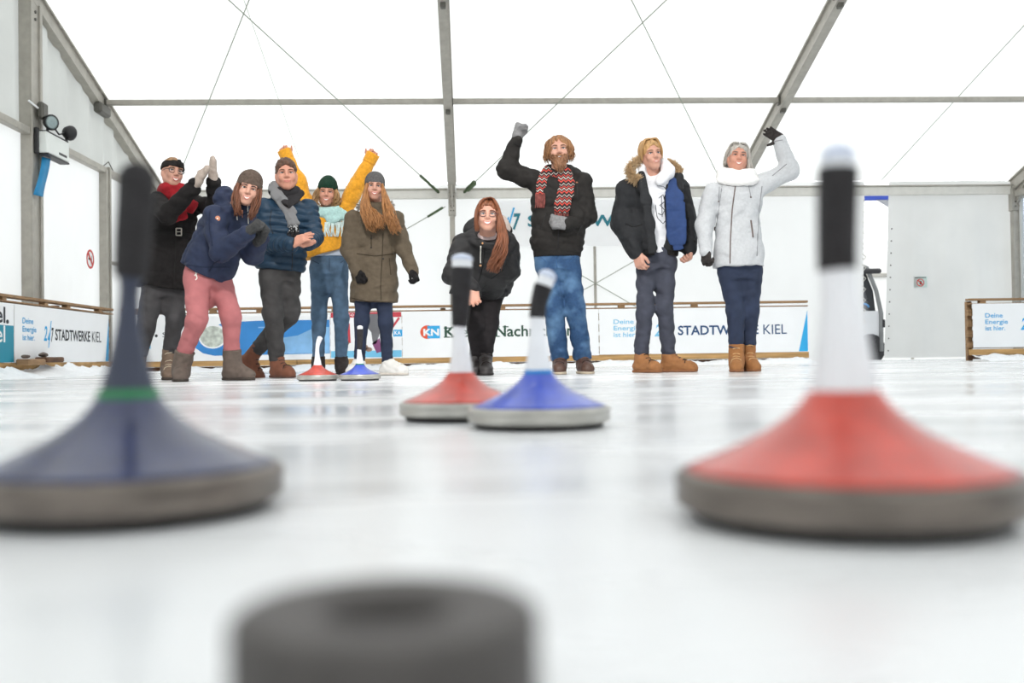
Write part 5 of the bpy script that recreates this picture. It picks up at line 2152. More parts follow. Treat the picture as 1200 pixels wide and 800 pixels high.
# ------------------------------------------------------------------ woman in pink trousers
def pink_woman():
    p = Person(245, 446, 7.0, 'crouching woman in navy hooded jacket and pink trousers with brown knit hat')
    rg = np.random.RandomState(12)
    J = p.J
    A = rot(14, -2, 14)
    neck = J(276, 246, .02)
    p.head(291, 223, -.10, A, .96, neck, jaw=.94)
    lat = unit(vec(math.cos(.7), math.sin(.7), -.12))
    sh1, el1, wr1 = J(251, 254, -.13), J(259, 293, -.20), J(289, 275, -.36)
    sh2, el2, wr2 = J(287, 258, .13), J(296, 298, -.05), J(306, 281, -.22)
    hipc = J(243, 318, .08)
    hips = [J(231, 326, .02), J(256, 326, .12)]
    knees = [J(231, 374, -.14), J(271, 371, .02)]
    ank = [J(212, 424, .0), J(272, 424, .10)]
    p.torso(hipc, neck, lat)
    p.arm(sh1, el1, wr1)
    p.arm(sh2, el2, wr2)
    p.legs_in(hips, knees, ank)
    p.face(brow=LASH, smile=.95, teeth=True, open_=.0, squint=.2, mw=.024)
    p.finish_body()
    g = p.g
    H = hairmat('chestnut hair', (112, 66, 42))
    cap = hair_cap(p, (.006, .006, .002), -.05, 4, .003)
    cur = []
    for e, n in ((-1, 34), (1, 34)):
        cur += locks(rg, [(g(e * .062, -.02, .05), .4), (g(e * .074, -.03, .0), .7), (g(e * .072, -.045, -.07), 1), (g(e * .055 + .01, -.07, -.14), 1.0), (g(e * .05 + .015, -.075, -.185), .9)], n, .016, .006, .008)
    hair_obj(p, cap, cur, H)
    BM = cloth('brown knit wool', (104, 88, 78), .3, .95, 60, 1.0, 220)
    beanie(p, BM, .040, .18, 22, .0022, .012, True, .012, .036)
    # trousers
    PM = jeans('dusty pink denim', (212, 128, 130), .10)
    tr, TF = p.trousers(hipc, hips, knees, ank, PM, .165, .14, (.098, .068, .05), seed=24, amp=.0035, lat=lat, waist=.05)
    BT = mat('grey brown suede', (98, 86, 78), .9, 0, .15, 30, .3, 150)
    SO = mat('dark boot sole', (62, 54, 48), .8, 0, .1, 30)
    p.boot(ank[0], knees[0] - ank[0], (.25, -1, 0), BT, SO, .25, .09, .066, seed=3)
    p.boot(ank[1], knees[1] - ank[1], (1, -.55, 0), BT, SO, .25, .09, .066, seed=4)
    # jacket
    JM = cloth('navy shell fabric', (44, 54, 82), .14, .7, 30, .25, 120)
    F = Field()
    hem = J(240, 320, .07)
    F.loft(hem, neck, lat, [(0, .178, .160), (.1, .185, .165), (.4, .182, .16), (.7, .19, .15), (.87, .17, .125), (.96, .11, .09), (1.03, .075, .075)], .04)
    F.chain([sh1, el1, wr1], [.082, .074, .057], .045)
    F.chain([sh2, el2, wr2], [.082, .072, .056], .04)
    F.ell(J(263, 232, .06), (.075, .10, .085), None, .04)
    F.torus(neck + vec(.03, -.03, .015), [vec(1, 0, 0), unit(vec(0, 1, .3)), unit(vec(0, -.3, 1))], .085, .085, .032, .03)
    F.disp(folds(31, .006, 15, (.5, 0, 1), .6))
    jk = p.part('jacket', F, .0075, JM)
    p.dot(F, 255, 256, .019, mat('orange badge', (196, 128, 96), .6, 0, .05, 30), 'badge', jk, .25)
    p.dot(F, 255, 256, .008, CORDW, 'badge_print', jk, .8)
    SM = cloth('navy seam', (34, 42, 66), .1)
    p.line(F, [(246, 247), (245, 265), (249, 288)], .004, SM, 'seam', jk)
    p.line(F, [(245, 318), (250, 309), (258, 304)], .004, SM, 'pocket_seam', jk)
    p.line(F, [(212, 309), (240, 313), (270, 313)], .003, SM, 'hem_seam', jk, 16)
    for pts in ([(290, 240), (291, 262)], [(277, 250), (278, 258)], [(284, 246), (284, 255)]):
        p.line(F, pts, .0042, CORDW if pts[0][0] != 284 else mat('tan toggle', (180, 120, 96), .6, 0, .1, 30), 'drawstring', jk)
    for pts in ([(229, 318), (231, 326), (229, 328)], [(232, 318), (228, 323)], [(233, 319), (238, 318)]):
        p.line(TF, pts, .0045, CORDW, 'waist_cord', tr)
    GM = cloth('charcoal knit wool', (72, 72, 72), .3, .95, 60, .9, 240)
    glove(p, J(291, 272, -.37), J(301, 262, -.40) - J(291, 272, -.37), (.5, .3, -.6), 1, GM, el1, (75, 85, 50), 1.6, (.4, -.5), sc=1.08)
    glove(p, J(304, 280, -.25), J(310, 268, -.28) - J(304, 280, -.25), (-.6, .0, -.5), -1, GM, el2, (75, 85, 50), 1.6, (.4, -.5), sc=1.08)


# ------------------------------------------------------------------ man in blue puffer jacket
def puffer_man():
    p = Person(330, 440, 7.9, 'man in blue quilted jacket and grey scarf clapping bare hands', SKIN2)
    rg = np.random.RandomState(13)
    J = p.J
    A = rot(12, 0, -3)
    neck = J(334, 232, .04)
    p.head(335.5, 206, -.03, A, 1.06, neck, jaw=1.10)
    lat = unit(vec(math.cos(.35), math.sin(.35), 0))
    sh1, el1, wr1 = J(311, 243, -.06), J(307, 286, -.06), J(341, 287, -.30)
    sh2, el2, wr2 = J(361, 244, .12), J(369, 279, .03), J(362, 285, -.20)
    hipc = J(329, 316, .05)
    hips = [J(317, 322, .0), J(339, 322, .08)]
    knees = [J(320, 369, -.06), J(340, 367, .06)]
    ank = [J(325, 423, .0), J(301, 409, .22)]
    p.torso(hipc, neck, lat, .17, .11)
    p.arm(sh1, el1, wr1)
    p.arm(sh2, el2, wr2)
    p.legs_in(hips, knees, ank)
    w1 = J(343, 286, -.32)
    p.hand(p.body, w1, J(366, 273, -.34) - w1, (.3, .7, -.6), 1, (8, 10, 8), 1.1, 1.05)
    w2 = J(364, 284, -.24)
    p.hand(p.body, w2, J(350, 288, -.30) - w2, (-.2, -.5, .7), 1, (18, 20, 14), 1.1, 1.0)
    p.face(brow=mat('brown brow', (110, 76, 52), .7, 0, .1, 60), smile=.35, teeth=False, squint=.2, mw=.024)
    p.finish_body()
    g = p.g
    H = hairmat('short brown hair', (92, 62, 44), .35)
    cap = hair_cap(p, (.007, .008, .014), -.020, 4, .004, .004, (.072, .10, .092))
    cur = []
    hair_obj(p, cap, cur, H)
    # trousers, shoes
    TM = jeans('charcoal jeans', (72, 70, 70), .3)
    p.trousers(hipc, hips, knees, ank, TM, .172, .125, (.096, .076, .060), seed=44, amp=.006, freq=20)
    SM = mat('cognac suede', (120, 74, 54), .8, 0, .15, 25, .2, 120)
    SO = mat('brown shoe sole', (92, 58, 44), .8, 0, .1, 30)
    LC = mat('dark lace', (50, 38, 34), .8, 0, .1, 40)
    p.boot(ank[0], knees[0] - ank[0], (.72, -.75, 0), SM, SO, .27, .035, .056, lace=LC, name='shoe')
    p.boot(ank[1], knees[1] - ank[1], unit(vec(.80, -.25, -.75)), SM, SO, .27, .035, .056, lace=LC, name='shoe', up=(.65, -.2, .7), gz=.085)
    # jacket
    JM = cloth('petrol blue quilted nylon', (34, 62, 86), .12, .5, 30, .15, 90)
    F = Field()
    hem = J(328, 317, .05)
    F.loft(hem, neck, lat, [(0, .19, .145), (.1, .198, .155), (.4, .20, .16, .01), (.75, .205, .145), (.89, .175, .115), (.97, .11, .09), (1.04, .075, .08)], .03, ring=(.056, .016))
    F.chain([sh1, el1, wr1], [.080, .072, .055], .035, ring=(.056, .013))
    F.chain([sh2, el2, wr2], [.080, .068, .055], .03, ring=(.056, .013))
    F.torus(neck + vec(0, .0, .0), [vec(1, 0, 0), vec(0, 1, 0), UPV], .085, .08, .026, .02, .05)
    F.disp(folds(51, .0025, 20, (.4, 0, 1), .7))
    jk = p.part('jacket', F, .0075, JM)
    p.line(F, [(345, 275), (343, 292), (342, 316)], .0045, ZIPM, 'zip', jk, 14)
    p.line(F, [(318, 246), (316, 262), (320, 274)], .003, ZIPM, 'seam', jk)
    # scarf: grey and black
    S = Field()
    S.torus(neck + vec(0, -.012, .052), [unit(vec(1, 0, -.12)), unit(vec(0, 1, .3)), unit(vec(.1, -.3, 1))], .092, .088, .034, .02, .045)
    sc = p.part('scarf', S, .007, cloth('charcoal wool', (52, 50, 52), .2, .95))
    S2 = Field()
    P = drape(p, S2, F, [(320, 217), (324, 228), (333, 238), (340, 248), (343, 262), (344, 272)], [.042, .045, .045, .045, .045, .045], .014, .35, over=S.ops)
    S2.disp(folds(7, .003, 40, (.4, 0, 1), .6))
    g2 = p.part('scarf_end', S2, .007, speckle_mat(), sc)
    S3 = Field()
    drape(p, S3, F, [(352, 226), (343, 233), (334, 240)], [.036, .045, .045], .016, .35, over=S.ops + S2.ops[:-1])
    p.part('scarf_wrap', S3, .007, MATS['charcoal wool'], sc)
    fringe(p, P[-1], .045, .05, MATS['charcoal wool'], g2, rg)


def speckle_mat():
    m = bpy.data.materials.new('grey scarf with black speckled end')
    m.use_nodes = True
    nt = m.node_tree
    b = nt.nodes['Principled BSDF']
    b.inputs['Roughness'].default_value = .95
    tc = nt.nodes.new('ShaderNodeTexCoord')
    sp = nt.nodes.new('ShaderNodeSeparateXYZ')
    nt.links.new(tc.outputs['Object'], sp.inputs[0])
    vo = nt.nodes.new('ShaderNodeTexVoronoi')
    vo.inputs['Scale'].default_value = 75
    nt.links.new(tc.outputs['Object'], vo.inputs['Vector'])
    r1 = nt.nodes.new('ShaderNodeValToRGB')
    r1.color_ramp.interpolation = 'CONSTANT'
    r1.color_ramp.elements[0].color = (.5, .5, .5, 1)
    r1.color_ramp.elements[1].position = .42
    r1.color_ramp.elements[1].color = (.018, .018, .02, 1)
    nt.links.new(vo.outputs[0], r1.inputs[0])
    mr = nt.nodes.new('ShaderNodeMapRange')
    mr.inputs[1].default_value, mr.inputs[2].default_value = 1.20, 1.17
    nt.links.new(sp.outputs[2], mr.inputs[0])
    mx = nt.nodes.new('ShaderNodeMixRGB')
    mx.inputs[1].default_value = (.20, .20, .205, 1)
    nt.links.new(mr.outputs[0], mx.inputs[0])
    nt.links.new(r1.outputs[0], mx.inputs[2])
    nt.links.new(mx.outputs[0], b.inputs['Base Color'])
    return m


# ------------------------------------------------------------------ woman in mustard sweater
def mustard_woman():
    p = Person(386, 436, 8.7, 'woman in mustard sweater and green beanie raising both arms', SKIN2)
    rg = np.random.RandomState(14)
    J = p.J
    A = rot(4, -3, 4)
    neck = J(384, 248, .03)
    p.head(383.5, 227, -.03, A, .98, neck)
    sh1, el1, wr1 = J(362, 246, .03), J(349, 213, .02), J(335, 181, .0)
    sh2, el2, wr2 = J(404, 245, .03), J(420, 214, .02), J(435, 185, .0)
    hipc = J(385, 308, .02)
    hips = [J(375, 316, .02), J(396, 316, .02)]
    knees = [J(374, 370, -.03), J(400, 372, -.03)]
    ank = [J(373, 424, .03), J(400, 424, .03)]
    p.torso(hipc, neck, (1, 0, 0))
    p.arm(sh1, el1, wr1)
    p.arm(sh2, el2, wr2)
    p.legs_in(hips, knees, ank)
    d1, d2 = unit(wr1 - el1), unit(wr2 - el2)
    p.hand(p.body, wr1 - d1 * .028, d1, (.2, -1, 0), 1, (65, 70, 45), 1.0, .95)
    p.hand(p.body, wr2 - d2 * .028, d2, (-.2, -1, 0), -1, (65, 70, 45), 1.0, .95)
    p.face(brow=mat('light brown brow', (150, 112, 84), .7, 0, .1, 60), smile=.9, teeth=True, squint=.45, mw=.026)
    p.finish_body()
    g = p.g
    H = hairmat('dark blond hair', (178, 138, 92))
    cap = hair_cap(p, (.006, .006, .002), -.05, 4, .003)
    cur = []
    for e in (-1, 1):
        cur += locks(rg, [(g(e * .062, -.02, .05), .4), (g(e * .082, -.03, .0), .8), (g(e * .096, -.035, -.05), 1.1), (g(e * .08, -.05, -.10), 1.2)], 34, .015, .0065, .016)
    hair_obj(p, cap, cur, H)
    beanie(p, cloth('bottle green knit', (24, 62, 46), .2, .95, 60, .8, 240), .046, .12, 24, .0022, .03, True, .010, .035)
    p.dot(p.headF, 391, 213, .008, mat('tan badge', (186, 150, 104), .6, 0, .1, 30), 'hat_badge')
    # jeans and boots
    TM = jeans('mid blue jeans', (92, 122, 152), .28)
    tr, TF = p.trousers(hipc, hips, knees, ank, TM, .168, .12, (.094, .064, .050), seed=54, amp=.0035, waist=.09)
    SMT = jeans('jeans stitching', (58, 82, 112), .1)
    p.line(TF, [(386, 302), (386, 318)], .003, SMT, 'fly_seam', tr)
    p.line(TF, [(366, 305), (374, 309)], .003, SMT, 'pocket_seam', tr)
    p.line(TF, [(406, 303), (399, 308)], .003, SMT, 'pocket_seam', tr)
    BT = mat('black suede', (44, 36, 34), .9, 0, .2, 30, .3, 120)
    SO = mat('black boot sole', (34, 30, 30), .8, 0, .1, 30)
    p.boot(ank[0], knees[0] - ank[0], (.05, -1, 0), BT, SO, .25, .05, .058)
    p.boot(ank[1], knees[1] - ank[1], (.35, -1, 0), BT, SO, .25, .05, .058)
    # shirt below the sweater
    Sh = Field().loft(J(386, 301, .02), J(386, 262, .02), (1, 0, 0), [(0, .165, .118), (1, .16, .115)], .02)
    Sh.disp(folds(3, .003, 30, (1, 0, .3), .4))
    p.part('shirt', Sh, .009, cloth('pale blue striped shirt', (216, 230, 250), .06))
    # sweater
    SM = cloth('mustard knit', (268, 188, 54), .14, .95, 50, .8, 160, .2)
    F = Field()
    hem = J(381, 307, .02)
    F.loft(hem, neck, vec(1, 0, 0), [(0, .195, .15), (.12, .205, .16), (.4, .205, .155), (.75, .195, .135), (.9, .165, .115), (.98, .10, .09), (1.03, .075, .08)], .03)
    F.chain([sh1, el1, wr1], [.082, .066, .052], .045)
    F.chain([sh2, el2, wr2], [.082, .066, .052], .045)
    F.plane(J(381, 297.5, 0), vec(.26, 0, -.966))
    F.disp(folds(61, .005, 14, (.3, 0, 1), .6))
    jk = p.part('sweater', F, .0075, SM)
    cuffs(p, jk, ((wr1, el1), (wr2, el2)), SM, (.058, .060), (.05, .045))
    # mint scarf
    MS = cloth('mint woven scarf', (200, 240, 236), .12, .95, 60, .6, 160)
    S = Field()
    S.torus(neck + vec(0, -.01, .0), [vec(1, 0, 0), unit(vec(0, 1, .25)), unit(vec(0, -.25, 1))], .092, .088, .040, .02, .046)
    S.ell(neck + vec(.02, -.10, -.03), (.09, .05, .05), None, .03)
    P1 = drape(p, S, F, [(388, 250), (390, 257), (391, 262)], [.06, .06, .06], .03, .35)
    P2 = drape(p, S, F, [(396, 246), (400, 253), (402, 258)], [.05, .045, .04], .04, .35)
    S.disp(folds(8, .003, 20, (.6, 0, 1), .6))
    so = p.part('scarf', S, .007, MS)
    FRM = cloth('pale fringe', (250, 268, 264), .25, .95)
    fringe(p, P1[-1], .075, .11, FRM, so, rg, 12, .0075, .010)
    fringe(p, P2[-1], .05, .08, FRM, so, rg, 7, .0075, .010)


# ------------------------------------------------------------------ woman in olive parka
def parka_woman():
    p = Person(440, 438, 8.3, 'long-haired woman in olive parka, grey beanie and white trainers')
    rg = np.random.RandomState(15)
    J = p.J
    A = rot(6, 0, 3)
    neck = J(439, 243, .04)
    p.head(439, 220.5, -.02, A, .95, neck, jaw=.95)
    sh1, el1, wr1 = J(414, 255, .0), J(409, 291, -.02), J(419, 318, -.10)
    sh2, el2, wr2 = J(463, 256, .0), J(472, 289, .0), J(484, 317, -.05)
    hipc = J(438, 318, .03)
    hips = [J(427, 330, .03), J(449, 330, .03)]
    knees = [J(424, 376, -.02), J(452, 378, -.02)]
    ank = [J(421, 425, .05), J(454, 425, .05)]
    p.torso(hipc, neck, (1, 0, 0))
    p.arm(sh1, el1, wr1)
    p.arm(sh2, el2, wr2)
    p.legs_in(hips, knees, ank)
    p.face(brow=mat('brown brow', (110, 76, 52), .7, 0, .1, 60), smile=.95, teeth=True, squint=.15, mw=.025, lips=MATS['red lips'])
    p.finish_body()
    g = p.g
    H = hairmat('long auburn hair', (178, 124, 76), .35)
    cap = hair_cap(p, (.006, .006, .002), -.05, 4, .003)
    cur = locks(rg, [(g(-.055, -.03, .05), .3), (J(428, 231, -.09), .6), (J(429, 246, -.15), 1.1), (J(434, 258, -.19), 1.3), (J(437, 266, -.20), 1.2)], 130, .024, .0045, .018, .3)
    cur += locks(rg, [(g(.055, -.03, .05), .3), (J(451, 231, -.09), .6), (J(455, 246, -.15), 1.1), (J(459, 259, -.19), 1.3), (J(463, 269, -.20), 1.2)], 130, .024, .0045, .018, .3)
    cur += locks(rg, [(g(-.06, .0, .05), .3), (J(431, 240, -.07), .6), (J(441, 252, -.16), 1.1), (J(446, 264, -.19), 1.2)], 60, .02, .0045, .016, .3)
    hair_obj(p, cap, cur, H)
    beanie(p, cloth('grey melange knit', (104, 102, 102), .22, .95, 70, .7, 260), .044, .14, 30, .0014, .012, True, .010, .034)
    # jeans and trainers
    tr, TF = p.trousers(hipc, hips, knees, ank, DENIM_D, .16, .115, (.090, .058, .044), seed=64, amp=.003)
    SW = mat('white trainer leather', (232, 230, 226), .5, 0, .04, 30)
    SO = mat('off white trainer sole', (216, 208, 198), .7, 0, .05, 30)
    p.boot(ank[0], knees[0] - ank[0], (-.35, -1, 0), SW, SO, .25, .01, .046, name='trainer', lace=CORDW, seed=8)
    p.boot(ank[1], knees[1] - ank[1], (.9, -.55, 0), SW, SO, .26, .01, .046, name='trainer', lace=CORDW, seed=9)
    # parka
    PM = cloth('olive cotton', (112, 99, 82), .12, .85, 26, .3, 140)
    F = Field()
    hem = J(438, 354, .03)
    F.loft(hem, neck, (1, 0, 0), [(0, .195, .15), (.15, .20, .155), (.4, .185, .14), (.55, .178, .135), (.8, .19, .135), (.91, .165, .11), (.98, .10, .085), (1.03, .07, .07)], .03)
    F.chain([sh1, el1, wr1], [.074, .066, .052], .03)
    F.chain([sh2, el2, wr2], [.074, .066, .052], .03)
    F.ell(neck + vec(0, .10, -.02), (.13, .06, .08), None, .04)
    F.torus(neck + vec(0, .0, .012), [vec(1, 0, 0), unit(vec(0, 1, .3)), unit(vec(0, -.3, 1))], .078, .078, .03, .03, .04)
    F.disp(folds(71, .005, 16, (.3, 0, 1), .6))
    lo, hi = hem - vec(.03, .4, .02), hem + vec(.05, .0, .12)
    F.limb(J(436, 362, -.16), J(438, 336, -.16), .055, .03, .01, sub=True)
    jk = p.part('parka', F, .0075, PM)
    SM = cloth('olive seam', (72, 62, 50), .1)
    for pts in ([(449, 268), (448, 300), (446, 334), (447, 356)], [(435, 276), (435, 290)], [(418, 297), (440, 300), (463, 297)],
                [(456, 302), (458, 322)], [(412, 349), (425, 352), (434, 354)]):
        p.line(F, pts, .0042, SM, 'seam', jk, 14)
    for q in ((458, 272), (435, 290), (435, 279), (449, 303)):
        p.dot(F, *q, .009, mat('dark snap button', (46, 40, 36), .4, .3, .1, 30), 'button', jk)
    # fur-trimmed hood behind the head
    FU = hairmat('grey fake fur', (176, 166, 154), .3)
    cur = []
    for k in range(130):
        a = rg.uniform(-2.4, 2.4)
        c = neck + vec(.125 * math.sin(a), .08 + .03 * math.cos(a), .045 + .05 * math.cos(a) - .02 * abs(math.sin(a)))
        d = unit(vec(math.sin(a), rg.normal(0, .5) - .3, math.cos(a) * .6 + rg.normal(0, .5)))
        cur.append(([c, c + d * .02, c + d * .045 + vec(0, 0, -.008)], [.009, .006, .001]))
    V, Fq = quad_tubes(cur, 4)
    quads_obj('hood_fur', V, Fq, FU, jk)
    GM = cloth('black knit glove', (38, 36, 37), .25, .95, 60, .6, 240)
    glove(p, wr1, J(422, 330, -.13) - wr1, (.5, .2, -.2), 1, GM, el1, (55, 60, 45), 1.3, (.5, -.2))
    glove(p, wr2, J(488, 328, -.08) - wr2, (-.5, .2, -.2), -1, GM, el2, (55, 60, 45), 1.3, (.5, -.2))


# ------------------------------------------------------------------ woman bending forward with outstretched hand
def bending_woman():
    p = Person(566, 440, 7.6, 'woman with long auburn hair and glasses bending forward in black jacket')
    rg = np.random.RandomState(16)
    J = p.J
    A = rot(-3, 4, 2)
    neck = J(571, 279, -.22)
    p.head(572, 254.5, -.36, A, 1.02, neck)
    lat = unit(vec(1, .05, .0))
    sh1, el1, wr1 = J(543, 287, -.14), J(533, 322, -.30), J(553, 337, -.55)
    sh2, el2, wr2 = J(594, 287, -.12), J(598, 316, .0), J(586, 334, .18)
    hipc = J(572, 334, .26)
    hips = [J(560, 338, .24), J(578, 338, .28)]
    knees = [J(557, 382, .05), J(574, 380, .12)]
    ank = [J(559, 424, .12), J(568, 424, .05)]
    p.torso(hipc, neck, lat)
    p.arm(sh1, el1, wr1)
    p.arm(sh2, el2, wr2)
    p.legs_in(hips, knees, ank)
    w1 = J(553.5, 338, -.56)
    p.hand(p.body, w1, J(556, 356, -.62) - w1, (.15, -.9, .3), 1, (14, 22, 18), 1.15, 1.1, (.35, .1))
    p.hand(p.body, J(585, 336, .19), (-.3, .1, -1), (-.5, -.4, 0), 1, (20, 30, 20), 1.0, 1.0, fine=False)
    p.face(brow=mat('auburn brow', (130, 80, 56), .7, 0, .1, 60), iris=EYEB, smile=1.0, teeth=True, squint=.1, mw=.029)
    p.finish_body()
    p.glasses(mat('dark plum spectacle frame', (70, 36, 38), .35, 0, .05, 30), .0235, .0205)
    g = p.g
    H = hairmat('copper auburn hair', (134, 80, 52), .35)
    cap = hair_cap(p, (.008, .008, .008), -.09, 4, .004, .002)
    cur = []
    for k in range(90):
        e = -1 if k % 2 else 1
        cur += locks(rg, [(g(.012, -.02 + rg.normal(0, .02), .130), .2), (g(e * .045, -.040, .114), .4), (g(e * .079, -.032, .04), .6), (g(e * .082, -.03, -.05), .9), (g(e * .075, -.03, -.10), .9)], 1, .010, .0045, .004)
    cur += locks(rg, [(g(.074, -.03, .03), .4), (J(588, 268, -.42), .7), (J(588, 285, -.46), 1.0), (J(585, 300, -.47), 1.2), (J(579, 312, -.47), 1.3)], 170, .025, .0045, .014, .3)
    hair_obj(p, cap, cur, H)
    # trousers, boots
    TM = cloth('black stretch trousers', (38, 34, 36), .2, .9)
    p.trousers(hipc, hips, knees, ank, TM, .16, .14, (.092, .064, .050), seed=74, amp=.004, up=neck - hipc, lat=lat, waist=.03)
    BT = mat('black boot leather', (52, 48, 48), .45, 0, .2, 25)
    SO = mat('black boot sole', (34, 30, 30), .8, 0, .1, 30)
    p.boot(ank[0], knees[0] - ank[0], (-.1, -1, 0), BT, SO, .25, .07, .054)
    p.boot(ank[1], knees[1] - ank[1], (.08, -1, 0), BT, SO, .25, .07, .054, lace=MATS['dark lace'])
    # jacket
    JM = cloth('black shell jacket', (46, 45, 46), .15, .65, 30, .25, 120)
    F = Field()
    hem = J(566, 336, .20)
    F.loft(hem, neck, lat, [(-.05, .215, .14), (.1, .222, .15), (.4, .20, .145), (.75, .20, .13), (.9, .17, .11), (.98, .11, .09), (1.04, .075, .075)], .03)
    F.chain([sh1, el1, wr1], [.090, .080, .054], .05)
    F.chain([sh2, el2, wr2], [.090, .076, .054], .04)
    F.torus(neck + vec(.005, .02, .02), [vec(1, 0, 0), unit(vec(0, 1, .9)), unit(vec(0, -.9, 1))], .115, .115, .045, .03)
    F.loft(J(546, 345, -.05), J(552, 300, -.05), lat, [(0, .115, .09), (1, .10, .09)], .05)
    F.disp(folds(81, .007, 17, (.4, .2, 1), .6))
    jk = p.part('jacket', F, .0075, JM)
    # pale hood lining
    Hd = Field().ell(J(592.5, 262, -.165), (.030, .03, .07), rot(0, 0, -24), .02)
    p.part('hood_lining', Hd, .007, cloth('cream fleece', (206, 190, 182), .1, .95), jk)
    HO = Field().ell(J(571, 270, -.09), (.185, .09, .115), None, .02)
    HO.ell(J(574, 258, -.25), (.11, .14, .12), None, .02, sub=True)
    HO.disp(folds(8, .005, 16, (.3, 0, 1), .6))
    p.part('hood', HO, .009, JM, jk)
    for pts in ([(563.5, 288), (563, 300), (563, 308)], [(585.5, 305), (586, 314)]):
        p.line(F, pts, .0045, CORDW, 'drawstring', jk)
    p.dot(F, 563, 311, .010, mat('brass toggle', (190, 140, 96), .4, .5, .1, 30), 'toggle', jk, .8)
    p.dot(F, 565.5, 285, .008, MATS['brass toggle'], 'eyelet', jk)
    SM = cloth('black seam', (28, 27, 28), .1)
    p.line(F, [(568, 292), (566, 312), (561, 330)], .004, SM, 'zip', jk)
    p.line(F, [(575, 327), (590, 316)], .004, SM, 'pocket_seam', jk)
    Sc = Field().torus(neck + vec(0, -.035, .012), [vec(1, 0, 0), unit(vec(0, 1, .5)), unit(vec(0, -.5, 1))], .062, .062, .014, .02, .020)
    p.part('shirt_collar', Sc, .007, cloth('pale pink shirt', (214, 192, 190), .1))


